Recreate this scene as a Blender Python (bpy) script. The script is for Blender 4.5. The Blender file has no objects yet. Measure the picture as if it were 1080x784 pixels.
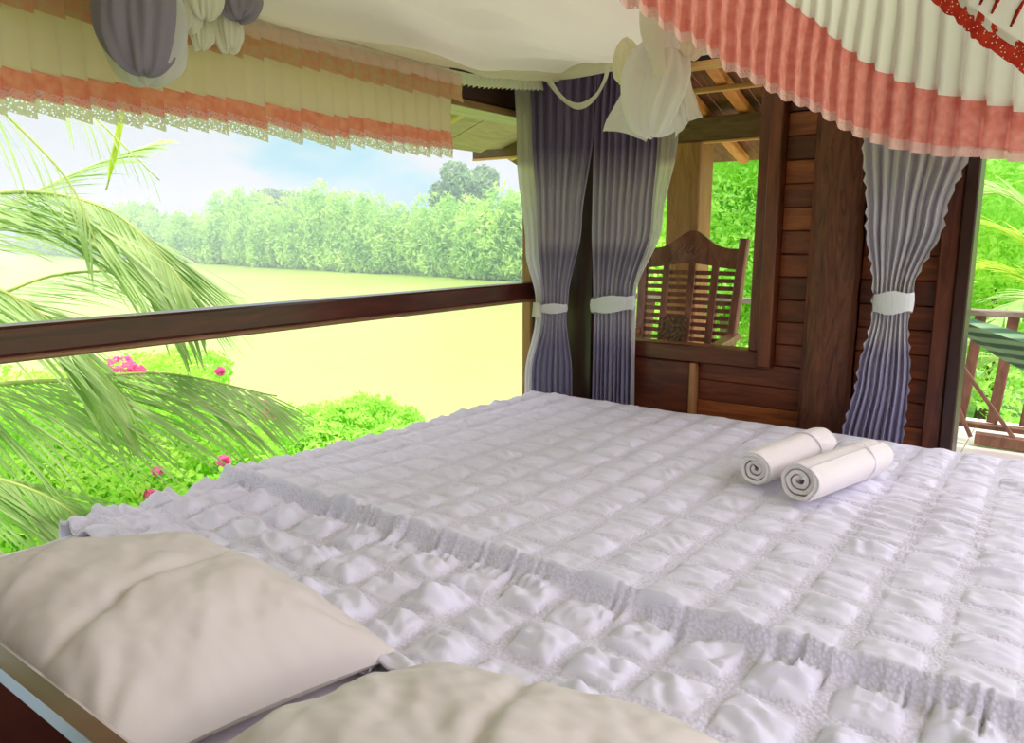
import bpy, math, random
import numpy as np
from mathutils import Vector, noise
random.seed(5)
S = bpy.context.scene
COL = S.collection
PI = math.pi
EYE = 1.15
# ---------------------------------------------------------------- camera
PITCH = math.atan(142/800); YAW = math.atan2(600, math.sqrt(800**2+142**2))
cam = bpy.data.cameras.new('camera'); co = bpy.data.objects.new('camera', cam); COL.objects.link(co)
cam.sensor_width = 36; cam.lens = 800/1080*36; cam.clip_start = .02; cam.clip_end = 2000
co.location = (0, 0, EYE); co.rotation_euler = (PI/2-PITCH, 0, YAW); S.camera = co
cp, sp, ca, sa = math.cos(PITCH), math.sin(PITCH), math.cos(YAW), math.sin(YAW)
def ray(px, py):
    r = (px-540)/800; d = (py-392)/800
    dw = sp+d*cp; fh = cp-d*sp
    return Vector((-sa*fh+ca*r, ca*fh+sa*r, -dw))
def atx(px, py, x): a = ray(px, py); s = x/a.x; return Vector((x, a.y*s, EYE+a.z*s))
def aty(px, py, y): a = ray(px, py); s = y/a.y; return Vector((a.x*s, y, EYE+a.z*s))
def atd(px, py, d):
    a = ray(px, py); s = d/math.hypot(a.x, a.y); return Vector((a.x*s, a.y*s, EYE+a.z*s))

# ---------------------------------------------------------------- materials
def new_mat(name):
    m = bpy.data.materials.new(name); m.use_nodes = True
    nt = m.node_tree; nt.nodes.clear()
    out = nt.nodes.new('ShaderNodeOutputMaterial')
    return m, nt, out
def N(nt, t, **kw):
    n = nt.nodes.new(t)
    for k, v in kw.items():
        if k in n.inputs.keys() if hasattr(n.inputs, 'keys') else False: n.inputs[k].default_value = v
        else: setattr(n, k, v)
    return n
def rgb(r, g, b):
    f = lambda c: ((c/255+.055)/1.055)**2.4 if c/255 > .04045 else c/255/12.92
    return (f(r), f(g), f(b), 1)
def ramp(nt, fac, stops):
    r = nt.nodes.new('ShaderNodeValToRGB'); e = r.color_ramp.elements
    while len(e) < len(stops): e.new(.5)
    for i, (p, c) in enumerate(stops): e[i].position = p; e[i].color = c
    nt.links.new(fac, r.inputs[0]); return r.outputs[0]
def bsdf(nt, out, rough=.6, spec=.4, coat=0):
    b = nt.nodes.new('ShaderNodeBsdfPrincipled'); b.inputs['Roughness'].default_value = rough
    b.inputs['Specular IOR Level'].default_value = spec
    b.inputs['Coat Weight'].default_value = coat; b.inputs['Coat Roughness'].default_value = .15
    nt.links.new(b.outputs[0], out.inputs[0]); return b
def coords(nt, scale=(1, 1, 1), kind='Object'):
    t = nt.nodes.new('ShaderNodeTexCoord'); m = nt.nodes.new('ShaderNodeMapping')
    m.inputs['Scale'].default_value = scale; nt.links.new(t.outputs[kind], m.inputs[0]); return m.outputs[0]
def bump(nt, b, h, strength=.3, dist=.005):
    bm = nt.nodes.new('ShaderNodeBump'); bm.inputs['Strength'].default_value = strength; bm.inputs['Distance'].default_value = dist
    nt.links.new(h, bm.inputs['Height']); nt.links.new(bm.outputs[0], b.inputs['Normal'])
def plain(name, c, rough=.6, spec=.4, scale=30, var=.12, bmp=.2):
    m, nt, out = new_mat(name); b = bsdf(nt, out, rough, spec)
    n = nt.nodes.new('ShaderNodeTexNoise'); n.inputs['Scale'].default_value = scale; n.inputs['Detail'].default_value = 4
    nt.links.new(coords(nt), n.inputs[0])
    lo = tuple(x*(1-var) for x in c[:3])+(1,); hi = tuple(min(1, x*(1+var)) for x in c[:3])+(1,)
    nt.links.new(ramp(nt, n.outputs[0], [(.3, lo), (.7, hi)]), b.inputs['Base Color'])
    bump(nt, b, n.outputs[0], bmp, .002); return m
def wood(name, c1, c2, grain=(1, 1, 12), rough=.42, coat=.15, bands=0, c3=None, warp=1.0):
    """grain: texture scale per axis (small along the fibre). bands: board height in z, each board its own tone"""
    m, nt, out = new_mat(name); b = bsdf(nt, out, rough, .4, coat)
    v = coords(nt, grain)
    n = nt.nodes.new('ShaderNodeTexNoise'); n.inputs['Scale'].default_value = 3; n.inputs['Detail'].default_value = 8
    n.inputs['Roughness'].default_value = .62; n.inputs['Distortion'].default_value = warp; nt.links.new(v, n.inputs[0])
    colr = ramp(nt, n.outputs[0], [(.28, c1), (.5, tuple((a+b_)/2 for a, b_ in zip(c1, c2))), (.72, c2)])
    if bands:
        t = nt.nodes.new('ShaderNodeTexCoord'); sx = nt.nodes.new('ShaderNodeSeparateXYZ'); nt.links.new(t.outputs['Object'], sx.inputs[0])
        d = nt.nodes.new('ShaderNodeMath'); d.operation = 'DIVIDE'; d.inputs[1].default_value = bands; nt.links.new(sx.outputs[2], d.inputs[0])
        f = nt.nodes.new('ShaderNodeMath'); f.operation = 'FLOOR'; nt.links.new(d.outputs[0], f.inputs[0])
        w = nt.nodes.new('ShaderNodeTexWhiteNoise'); w.noise_dimensions = '1D'; nt.links.new(f.outputs[0], w.inputs['W'])
        r = ramp(nt, w.outputs[0], [(0, (.45, .4, .4, 1)), (.5, (1, 1, 1, 1)), (.78, (1.0, .95, .9, 1)), (.85, c3 or (1.8, 2.1, 1.9, 1)), (1, c3 or (1.8, 2.1, 1.9, 1))])
        mx = nt.nodes.new('ShaderNodeMix'); mx.data_type = 'RGBA'; mx.blend_type = 'MULTIPLY'; mx.inputs[0].default_value = 1
        nt.links.new(colr, mx.inputs[6]); nt.links.new(r, mx.inputs[7]); colr = mx.outputs[2]
    nt.links.new(colr, b.inputs['Base Color']); bump(nt, b, n.outputs[0], .25, .003); return m
def fabric(name, c, trans=.35, rough=.9, weave=900, bmp=.15, alpha=1.0, tcol=None, stops=None, axis=2, wr=0):
    """cloth: diffuse + translucent; alpha<1 for open-weave net; stops = woven colour bands along an axis (object z)"""
    m, nt, out = new_mat(name)
    d = nt.nodes.new('ShaderNodeBsdfPrincipled'); d.inputs['Roughness'].default_value = rough; d.inputs['Specular IOR Level'].default_value = .2
    d.inputs['Sheen Weight'].default_value = .15
    tr = nt.nodes.new('ShaderNodeBsdfTranslucent'); mx = nt.nodes.new('ShaderNodeMixShader'); mx.inputs[0].default_value = trans
    n = nt.nodes.new('ShaderNodeTexNoise'); n.inputs['Scale'].default_value = weave; n.inputs['Detail'].default_value = 2
    nt.links.new(coords(nt), n.inputs[0]); bump(nt, d, n.outputs[0], bmp, .0015)
    if stops:
        t = nt.nodes.new('ShaderNodeTexCoord'); sx = nt.nodes.new('ShaderNodeSeparateXYZ'); nt.links.new(t.outputs['Object'], sx.inputs[0])
        mr = nt.nodes.new('ShaderNodeMapRange'); mr.inputs[1].default_value = -.35; mr.inputs[2].default_value = 1.65
        nt.links.new(sx.outputs[axis], mr.inputs[0]); cc = ramp(nt, mr.outputs[0], stops)
        nt.links.new(cc, d.inputs['Base Color']); nt.links.new(cc, tr.inputs[0])
    else:
        d.inputs['Base Color'].default_value = c; tr.inputs[0].default_value = tcol or c
    nt.links.new(d.outputs[0], mx.inputs[1]); nt.links.new(tr.outputs[0], mx.inputs[2])
    last = mx.outputs[0]
    if alpha < 1:
        tp = nt.nodes.new('ShaderNodeBsdfTransparent'); ma = nt.nodes.new('ShaderNodeMixShader'); ma.inputs[0].default_value = alpha
        nt.links.new(tp.outputs[0], ma.inputs[1]); nt.links.new(last, ma.inputs[2]); last = ma.outputs[0]
    nt.links.new(last, out.inputs[0]); return m
def lace(name, c, scale=220, thr=.33, trans=.4, dark=None):
    """openwork lace: voronoi cell walls are thread, cell centres are holes"""
    m, nt, out = new_mat(name)
    v = nt.nodes.new('ShaderNodeTexVoronoi'); v.inputs['Scale'].default_value = scale; nt.links.new(coords(nt), v.inputs[0])
    cmpn = nt.nodes.new('ShaderNodeMath'); cmpn.operation = 'GREATER_THAN'; cmpn.inputs[1].default_value = thr; nt.links.new(v.outputs[0], cmpn.inputs[0])
    d = nt.nodes.new('ShaderNodeBsdfDiffuse'); tr = nt.nodes.new('ShaderNodeBsdfTranslucent'); mx = nt.nodes.new('ShaderNodeMixShader'); mx.inputs[0].default_value = trans
    v2 = nt.nodes.new('ShaderNodeTexNoise'); v2.inputs['Scale'].default_value = 45; v2.inputs['Detail'].default_value = 5; nt.links.new(coords(nt), v2.inputs[0])
    cc = ramp(nt, v2.outputs[0], [(.35, c), (.65, dark or c)])
    nt.links.new(cc, d.inputs[0]); nt.links.new(cc, tr.inputs[0])
    nt.links.new(d.outputs[0], mx.inputs[1]); nt.links.new(tr.outputs[0], mx.inputs[2])
    tp = nt.nodes.new('ShaderNodeBsdfTransparent'); ma = nt.nodes.new('ShaderNodeMixShader')
    nt.links.new(cmpn.outputs[0], ma.inputs[0]); nt.links.new(tp.outputs[0], ma.inputs[1]); nt.links.new(mx.outputs[0], ma.inputs[2])
    nt.links.new(ma.outputs[0], out.inputs[0]); return m
def leafm(name, c1, c2, trans=.45, scale=1.5, rough=.55):
    m, nt, out = new_mat(name)
    d = nt.nodes.new('ShaderNodeBsdfPrincipled'); d.inputs['Roughness'].default_value = rough; d.inputs['Specular IOR Level'].default_value = .3
    tr = nt.nodes.new('ShaderNodeBsdfTranslucent'); mx = nt.nodes.new('ShaderNodeMixShader'); mx.inputs[0].default_value = trans
    n = nt.nodes.new('ShaderNodeTexNoise'); n.inputs['Scale'].default_value = scale; n.inputs['Detail'].default_value = 6; nt.links.new(coords(nt), n.inputs[0])
    cc = ramp(nt, n.outputs[0], [(.35, c1), (.65, c2)])
    nt.links.new(cc, d.inputs['Base Color']); nt.links.new(cc, tr.inputs[0])
    nt.links.new(d.outputs[0], mx.inputs[1]); nt.links.new(tr.outputs[0], mx.inputs[2]); nt.links.new(mx.outputs[0], out.inputs[0]); return m

RED1, RED2 = rgb(58, 24, 12), rgb(125, 62, 34)
M = {}
M['wood_x'] = wood('red_brown_wood_along_x', RED1, RED2, (1.2, 9, 9))
M['wood_y'] = wood('red_brown_wood_along_y', rgb(50, 20, 12), rgb(104, 44, 28), (9, 1.2, 9))
M['wood_z'] = wood('red_brown_wood_upright', rgb(66, 28, 14), rgb(128, 66, 38), (9, 9, 1.2))
M['wood_rough'] = wood('old_rough_post_wood', rgb(62, 29, 17), rgb(122, 70, 44), (10, 10, 1.5), rough=.6, coat=.05, warp=2.5)
M['boards'] = wood('horizontal_wall_boards', rgb(82, 36, 17), rgb(140, 72, 36), (1.5, 8, 14), bands=.078)
M['dark'] = wood('dark_header_wood', rgb(30, 12, 8), rgb(62, 26, 16), (9, 1.2, 9))
M['dark_z'] = wood('dark_corner_post_wood', rgb(34, 15, 10), rgb(66, 32, 20), (9, 9, 1.2))
M['rail'] = wood('window_rail_wood', rgb(52, 20, 14), rgb(96, 38, 26), (9, 1.2, 9), coat=.3, rough=.35)
M['raillip'] = wood('pale_lip_wood', rgb(120, 84, 56), rgb(160, 122, 84), (9, 1.2, 9))
M['tan_z'] = wood('tan_post_wood', rgb(150, 100, 60), rgb(196, 142, 92), (8, 8, 1.2), rough=.6)
M['greywood'] = wood('weathered_grey_beam', rgb(92, 72, 54), rgb(140, 112, 84), (1.2, 8, 8), rough=.75, coat=0)
M['orange'] = wood('new_orange_rafter_wood', rgb(214, 128, 66), rgb(244, 170, 98), (8, 1.2, 8), rough=.6)
M['orange_x'] = wood('new_orange_strip_wood', rgb(214, 148, 86), rgb(246, 196, 128), (1.2, 8, 8), rough=.6)
M['roofboard'] = wood('brown_roof_boards', rgb(96, 62, 38), rgb(160, 110, 70), (12, 1.2, 8), rough=.7, coat=0)
M['eave'] = wood('pale_eave_boards', rgb(176, 160, 120), rgb(212, 198, 156), (8, 1.2, 8), rough=.8, coat=0)
M['eaverib'] = wood('yellow_eave_rafter', rgb(214, 190, 110), rgb(238, 220, 150), (1.2, 8, 8), rough=.7, coat=0)
M['head'] = wood('polished_headboard_wood', rgb(60, 26, 24), rgb(104, 56, 50), (1.5, 14, 9), rough=.18, coat=1)
M['head'].node_tree.nodes['Principled BSDF'].inputs['Coat IOR'].default_value = 2.4
M['chair'] = wood('carved_chair_wood', rgb(104, 60, 48), rgb(170, 114, 92), (6, 6, 2), rough=.4, coat=.3)
M['railing'] = wood('veranda_railing_wood', rgb(92, 60, 46), rgb(146, 104, 82), (6, 6, 2), rough=.6, coat=0)
M['railtop'] = wood('weathered_railing_top', rgb(110, 100, 88), rgb(164, 152, 132), (2, 6, 6), rough=.7, coat=0)
M['floor'] = wood('floor_boards', rgb(70, 36, 22), rgb(120, 70, 44), (9, 1, 9), rough=.4)
M['sheet'] = fabric('smooth_white_sheet', (.86, .81, .86, 1), 0, .8, 700, .1)
M['pillow'] = fabric('cream_pillow_cotton', (.74, .685, .645, 1), 0, .8, 700, .1)
M['towel'] = plain('white_terry_towelling', (.92, .87, .84, 1), .95, .1, 500, .05, 1.0)
M['net'] = fabric('white_canopy_cotton', (.93, .88, .72, 1), .55, .9, 500, .1)
M['netthin'] = fabric('sheer_net', (.90, .86, .86, 1), .45, .9, 500, .1, alpha=.86)
M['netlilac'] = fabric('lilac_net', (.36, .30, .40, 1), .3, .9, 500, .1, alpha=.96)
M['ruffle'] = fabric('cream_ruffle', (.90, .85, .77, 1), .4, .9, 500, .2)
M['valance'] = fabric('cream_pleated_valance', (.82, .59, .52, 1), .45, .9, 300, .1, alpha=.95)
M['valpink'] = lace('coral_lace_band', rgb(250, 158, 146), 260, .13, .5, rgb(240, 130, 120))
M['valpinkfaint'] = lace('faded_coral_lace_band', rgb(222, 156, 130), 260, .1, .5, rgb(206, 180, 142))
M['whitelace'] = lace('white_picot_lace', rgb(255, 240, 246), 170, .34, .75)
M['valwhite'] = fabric('white_pleated_valance', (.84, .77, .70, 1), .3, .9, 300, .1)
M['coral'] = lace('coral_lace_ruffle', rgb(240, 158, 148), 300, .1, .35, rgb(228, 132, 122))
M['coraledge'] = lace('pale_pink_lace_edge', rgb(240, 190, 184), 260, .25, .4)
M['redlace'] = lace('red_embroidered_lace', rgb(196, 62, 44), 260, .2, .1, rgb(160, 40, 30))
M['tie'] = fabric('pale_tieback_cloth', (.78, .77, .80, 1), .15, .8, 700, .1)
PU = [(0, rgb(140, 136, 166)), (.36, rgb(138, 132, 158)), (.42, rgb(176, 168, 184)), (.49, rgb(160, 152, 170)), (.54, rgb(140, 132, 152)), (.57, rgb(180, 170, 182)), (.66, rgb(172, 162, 176)), (.74, rgb(112, 96, 130)), (1, rgb(94, 78, 114))]
M['purple'] = fabric('mauve_striped_curtain', None, .12, .75, 400, .2, stops=PU)
GR = [(0, rgb(156, 152, 182)), (.30, rgb(160, 154, 182)), (.40, rgb(170, 164, 188)), (.425, rgb(206, 200, 206)), (.5, rgb(206, 200, 206)), (.56, rgb(184, 178, 190)), (.7, rgb(194, 188, 196)), (1, rgb(188, 182, 188))]
M['lilac'] = fabric('grey_lilac_curtain', None, .08, .75, 400, .2, stops=GR)
M['lining'] = fabric('cream_curtain_lining', None, .45, .8, 500, .1, alpha=.93, stops=[(0, rgb(232, 226, 234)), (.6, rgb(232, 228, 230)), (.7, rgb(228, 222, 205)), (.715, rgb(180, 168, 165)), (1, rgb(172, 160, 158))])
M['ham'] = None

# ---------------------------------------------------------------- mesh helpers
def link(name, me, mat, parent=None, smooth=False):
    o = bpy.data.objects.new(name, me); COL.objects.link(o)
    for m in (mat if isinstance(mat, (list, tuple)) else [mat]): me.materials.append(m)
    if smooth: me.polygons.foreach_set('use_smooth', [True]*len(me.polygons))
    if parent: o.parent = parent
    return o
class MB:
    def __init__(s): s.v = []; s.f = []; s.mi = []
    def add(s, vs, fs, mi=0):
        b = len(s.v); s.v += [tuple(x) for x in vs]; s.f += [tuple(i+b for i in f) for f in fs]; s.mi += [mi]*len(fs)
    def box(s, x0, x1, y0, y1, z0, z1, c=.004, mi=0):
        """box with chamfered edges"""
        c = min(c, (x1-x0)*.3, (y1-y0)*.3, (z1-z0)*.3)
        X, Y, Z = (x0, x1), (y0, y1), (z0, z1); vs = []; idx = {}
        for i in (0, 1):
            for j in (0, 1):
                for k in (0, 1):
                    sx, sy, sz = 1-2*i, 1-2*j, 1-2*k
                    for a, p in enumerate([(X[i], Y[j]+sy*c, Z[k]+sz*c), (X[i]+sx*c, Y[j], Z[k]+sz*c), (X[i]+sx*c, Y[j]+sy*c, Z[k])]):
                        idx[i, j, k, a] = len(vs); vs.append(p)
        fs = []
        def q(*ks): fs.append([idx[k] for k in ks])
        for i in (0, 1): q((i,0,0,0), (i,1,0,0), (i,1,1,0), (i,0,1,0))
        for j in (0, 1): q((0,j,0,1), (1,j,0,1), (1,j,1,1), (0,j,1,1))
        for k in (0, 1): q((0,0,k,2), (1,0,k,2), (1,1,k,2), (0,1,k,2))
        for i in (0, 1):
            for j in (0, 1): q((i,j,0,0), (i,j,1,0), (i,j,1,1), (i,j,0,1))
            for k in (0, 1): q((i,0,k,0), (i,1,k,0), (i,1,k,2), (i,0,k,2))
        for j in (0, 1):
            for k in (0, 1): q((0,j,k,1), (1,j,k,1), (1,j,k,2), (0,j,k,2))
        for i in (0, 1):
            for j in (0, 1):
                for k in (0, 1): fs.append([idx[i,j,k,0], idx[i,j,k,1], idx[i,j,k,2]])
        s.add(vs, fs, mi)
    def beam(s, a, b, w, h, up=(0, 0, 1), mi=0):
        a, b = Vector(a), Vector(b); d = (b-a).normalized(); side = d.cross(Vector(up)).normalized(); u = side.cross(d)
        vs = []; ch = min(w, h)*.15
        prof = [(-w/2+ch, -h/2), (w/2-ch, -h/2), (w/2, -h/2+ch), (w/2, h/2-ch), (w/2-ch, h/2), (-w/2+ch, h/2), (-w/2, h/2-ch), (-w/2, -h/2+ch)]
        for p in (a, b): vs += [p+side*x+u*z for x, z in prof]
        fs = [(i, (i+1) % 8, 8+(i+1) % 8, 8+i) for i in range(8)]+[tuple(range(7, -1, -1)), tuple(range(8, 16))]
        s.add(vs, fs, mi)
    def tube(s, pts, r, n=8, mi=0, cap=True):
        pts = [Vector(p) for p in pts]; rs = r if isinstance(r, (list, tuple)) else [r]*len(pts)
        vs = []; up = Vector((.13, .21, 1)).normalized()
        for i, p in enumerate(pts):
            t = (pts[min(i+1, len(pts)-1)]-pts[max(i-1, 0)]).normalized()
            sd = t.cross(up); sd = sd.normalized() if sd.length > .05 else t.cross(Vector((1, 0, 0))).normalized(); u = sd.cross(t)
            vs += [p+(sd*math.cos(2*PI*k/n)+u*math.sin(2*PI*k/n))*rs[i] for k in range(n)]
        fs = [(i*n+k, i*n+(k+1) % n, (i+1)*n+(k+1) % n, (i+1)*n+k) for i in range(len(pts)-1) for k in range(n)]
        if cap: fs += [tuple(range(n-1, -1, -1)), tuple((len(pts)-1)*n+k for k in range(n))]
        s.add(vs, fs, mi)
    def grid(s, P, mi=0, wrap=False):
        """P: rows of points"""
        r, c = len(P), len(P[0]); vs = [p for row in P for p in row]
        fs = [(i*c+j, i*c+(j+1) % c, (i+1)*c+(j+1) % c, (i+1)*c+j) for i in range(r-1) for j in range(c if wrap else c-1)]
        s.add(vs, fs, mi)
    def build(s, name, mat, parent=None, smooth=False):
        me = bpy.data.meshes.new(name); me.from_pydata(s.v, [], s.f); me.update()
        import bmesh
        bm = bmesh.new(); bm.from_mesh(me)
        if not smooth: bmesh.ops.recalc_face_normals(bm, faces=bm.faces)
        bm.to_mesh(me); bm.free()
        o = link(name, me, mat, parent, smooth)
        if any(s.mi): me.polygons.foreach_set('material_index', s.mi)
        return o
def quads_mesh(V, nper=4):
    """V: (n,4,3) array -> mesh of loose quads"""
    n = len(V); me = bpy.data.meshes.new('leaves'); me.vertices.add(n*nper); me.vertices.foreach_set('co', V.reshape(-1))
    me.loops.add(n*nper); me.loops.foreach_set('vertex_index', np.arange(n*nper)); me.polygons.add(n)
    me.polygons.foreach_set('loop_start', np.arange(n)*nper); me.update(); me.validate(); return me
def tag(o, label=None, cat=None, group=None, kind=None):
    if label: o['label'] = label
    if cat: o['category'] = cat
    if group: o['group'] = group
    if kind: o['kind'] = kind
    return o
def thing(name, loc, label, cat, group=None, rz=0):
    o = bpy.data.objects.new(name, None); COL.objects.link(o); o.location = loc; o.rotation_euler[2] = rz
    o.empty_display_size = .1; return tag(o, label, cat, group)
def local(o, parent):
    """parent a world-space mesh object to a thing without moving it"""
    o.parent = parent; o.location = -parent.location; return o
def part(mb, name, mat, parent, smooth=False):
    """mesh in world space -> child"""
    loc = Vector(parent.location); top = parent.parent
    o = mb.build(name, mat, None, smooth)
    wl = loc + (Vector(top.location) if top else Vector())
    me = o.data; a = np.empty(len(me.vertices)*3); me.vertices.foreach_get('co', a)
    a = a.reshape(-1, 3)-np.array(wl); me.vertices.foreach_set('co', a.reshape(-1)); me.update()
    o.parent = parent; return o
def struct(mb, name, mat, label=None): return tag(mb.build(name, mat), label, None, None, 'structure')
fb = lambda x, y, z, sc=1.0: noise.noise(Vector((x*sc, y*sc, z*sc)))
sm = lambda t: 0 if t < 0 else 1 if t > 1 else t*t*(3-2*t)
def lerp(a, b, t): return a+(b-a)*t
def spline(pts, n):
    """Catmull-Rom through pts"""
    pts = [Vector(p) for p in pts]; P = [pts[0]*2-pts[1]]+pts+[pts[-1]*2-pts[-2]]; out = []
    for i in range(n+1):
        u = i/n*(len(pts)-1); k = min(int(u), len(pts)-2); t = u-k; a, b, c, d = P[k:k+4]
        out.append(.5*((2*b)+(c-a)*t+(2*a-5*b+4*c-d)*t*t+(3*b-a-3*c+d)*t**3))
    return out

# ================================================================ SETTING
XW, YW = -1.78, 2.65
m = MB(); m.box(-1.95, 1.6, -1.6, 2.8, -.12, 0); struct(m, 'floor', M['floor'])
m = MB(); m.box(-1.95, 1.6, -1.6, 2.8, 3.2, 3.25); struct(m, 'ceiling', M['eave'])
m = MB(); m.box(-1.92, XW, -1.6, YW-.03, 0, .37); struct(m, 'wall_left', M['wood_y'])
m = MB(); m.box(-1.90, XW, -1.6, YW-.03, 1.628, 2.3); struct(m, 'wall_left_header', M['dark'])
m = MB(); m.box(-1.93, XW-.005, -1.6, YW-.03, 1.600, 1.627); struct(m, 'trim_header_strip', M['raillip'])
m = MB(); m.box(XW-.075, XW, -1.6, YW-.03, .902, .966, .006); struct(m, 'window_rail_left', M['rail'])
m = MB(); m.box(XW-.07, XW-.004, -1.6, YW-.03, .888, .9015); struct(m, 'trim_rail_lip', M['raillip'])
m = MB(); m.box(XW-.04, -1.535, YW-.03, YW+.14, 0, 2.25, .008); struct(m, 'corner_post', M['dark_z'])
m = MB(); m.box(XW-.09, XW-.041, YW-.05, YW+.1, .46, 1.6, .006); struct(m, 'trim_jamb_left', M['tan_z'])
m = MB()
for i in range(40): m.box(-1.95, 1.6, -1.66, -1.62+.003*(i%2), i*.08, i*.08+.079, .003)
struct(m, 'wall_near_light_block', M['wood_x'])  # unseen wall added behind the camera, keeps light off faces turned this way
# back wall: sill rail, stiles, recessed board panels, window jamb, rough post, end stile
y0 = YW
m = MB(); m.box(-1.534, -.83, y0-.005, y0+.08, .688, .752, .005); struct(m, 'window_sill_back', M['wood_x'])
m = MB(); m.box(-1.534, -1.128, y0, y0+.07, .0, .687, .004); struct(m, 'wall_back_left_panel', M['wood_x'])
m = MB(); m.box(-1.127, -1.105, y0-.012, y0+.08, 0, .6865, .004); struct(m, 'trim_stile_back', M['tan_z'])
m = MB()
for i in range(9): m.box(-1.104, -.72, y0+.025+.003*(i % 2), y0+.06, i*.078, i*.078+.0774, .003)
struct(m, 'wall_back_lower_boards', M['boards'])
m = MB(); m.box(-.909, -.872, y0-.012, y0+.09, .753, 1.75, .004); struct(m, 'window_jamb_back', M['wood_z'])
m = MB(); m.box(-.871, -.826, y0-.03, y0+.09, .70, 2.25, .004); struct(m, 'trim_jamb_back', M['wood_z'])
m = MB()
for i in range(9, 28): m.box(-.825, -.72, y0+.02+.004*(i % 2), y0+.06, i*.078+.001, min(2.25, i*.078+.0774), .003)
struct(m, 'wall_back_middle_boards', M['boards'])
m = MB(); m.box(-1.534, -.29, y0+.071, y0+.078, 0, .69); m.box(-.825, -.29, y0+.071, y0+.078, .69, 2.25); struct(m, 'wall_back_lining', M['wood_x'])
m = MB(); m.box(-.719, -.700, y0-.028, y0+.09, 0, 2.25, .003); struct(m, 'trim_post_edge', M['wood_z'])
P = []
for i in range(91):
    z = i*.025; row = []
    for (x, y) in [(-.698, .10), (-.7, -.045), (-.66, -.056), (-.61, -.056), (-.568, -.045), (-.566, .10)]:
        k = .004*fb(x*9, y*9, z*4)+.003*fb(x*30, 3, z*12); row.append((x+k, y0+y+k, z))
    P.append(row)
m = MB(); m.grid(P, wrap=True); struct(m, 'rough_post_back', M['wood_rough'])
m = MB()
for i in range(0, 29): m.box(-.562, -.342, y0+.02+.004*((i*7) % 3), y0+.06, i*.078+.001, min(2.25, i*.078+.0774), .003)
struct(m, 'wall_back_right_boards', M['boards'])
m = MB(); m.box(-.341, -.29, y0-.01, y0+.085, 0, 2.25, .004); struct(m, 'trim_stile_door', M['wood_z'])
m = MB(); m.box(-.289, -.252, y0-.03, y0+.1, 0, 2.25, .004); struct(m, 'door_frame_back', M['dark_z'])
m = MB(); m.box(-1.534, -.826, y0-.01, y0+.09, 1.755, 2.25, .004); struct(m, 'wall_back_lintel', M['dark'])
m = MB(); m.box(-1.534, -.91, y0-.02, y0+.05, 1.735, 1.754, .003); struct(m, 'trim_lintel_back', M['orange_x'])
m = MB(); m.box(-.251, 1.6, y0-.01, y0+.09, 1.95, 2.25, .004); struct(m, 'wall_back_door_header', M['dark'])
# veranda
M['tile'] = plain('pale_veranda_tiles', rgb(226, 220, 210), .35, .5, 6, .05, .02)
m = MB()
for i in range(-7, 8):
    for j in range(7): m.box(i*.4, i*.4+.396, 2.801+j*.4, 2.801+j*.4+.396, -.03, 0, .002)
struct(m, 'veranda_floor', M['tile'])
m = MB(); m.box(-1.715, -1.54, 3.645, 3.81, -.03, 1.612, .006); struct(m, 'veranda_post', M['tan_z'])
m = MB(); m.box(-3.0, -.3, 3.66, 3.78, 1.612, 1.727, .004); struct(m, 'veranda_beam', M['greywood'])
m = MB(); m.box(-3.0, -.3, 3.655, 3.68, 1.600, 1.612, .003); struct(m, 'trim_veranda_beam', M['orange_x'])
for i, x in enumerate((-2.75, -2.35, -1.95, -1.56, -1.355, -1.0, -.6)):
    m = MB(); m.beam((x, 4.3, 1.575), (x, 2.76, 2.03), .055, .045); struct(m, 'veranda_rafter', M['orange'])
m = MB(); m.beam((-3.1, 3.40, 1.80), (-.3, 3.40, 1.80), .03, .022); struct(m, 'veranda_purlin', M['orange_x'])
m = MB()
for i in range(28): m.beam((-3.05+i*.1, 4.4, 1.585), (-3.05+i*.1, 2.8, 2.065), .096, .012)
struct(m, 'veranda_roof', M['roofboard'])
# eave outside the left window
m = MB()
for k in range(14):
    a = k/14; b = (k+.97)/14
    i0 = Vector((-1.93, -1.6+a*5.1, 1.93)); i1 = Vector((-1.93, -1.6+b*5.1, 1.93))
    o0 = Vector((-2.8, -1.6+a*5.1, 1.622)); o1 = Vector((-2.8, -1.6+b*5.1, 1.622)); t = Vector((0, 0, .02))
    m.add([i0, i1, o1, o0, i0+t, i1+t, o1+t, o0+t], [(0,1,2,3), (4,7,6,5), (0,4,5,1), (1,5,6,2), (2,6,7,3), (3,7,4,0)])
m.add([Vector(p) for p in [(-1.93, 3.5, 1.93), (-1.93, 4.6, 1.93), (-2.65, 4.6, 1.76), (-2.8, 3.5, 1.64)]]+[Vector(p) for p in [(-1.93, 3.5, 1.95), (-1.93, 4.6, 1.95), (-2.65, 4.6, 1.78), (-2.8, 3.5, 1.66)]], [(0,1,2,3), (4,7,6,5), (0,4,5,1), (1,5,6,2), (2,6,7,3), (3,7,4,0)])
struct(m, 'eave_boards', M['eave'])
for y in (.2, 1.1, 2.0, 2.9, 3.75):
    m = MB(); m.beam((-2.78, y, 1.612), (-1.93, y, 1.912), .04, .03); struct(m, 'eave_rafter', M['eaverib'])

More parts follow.
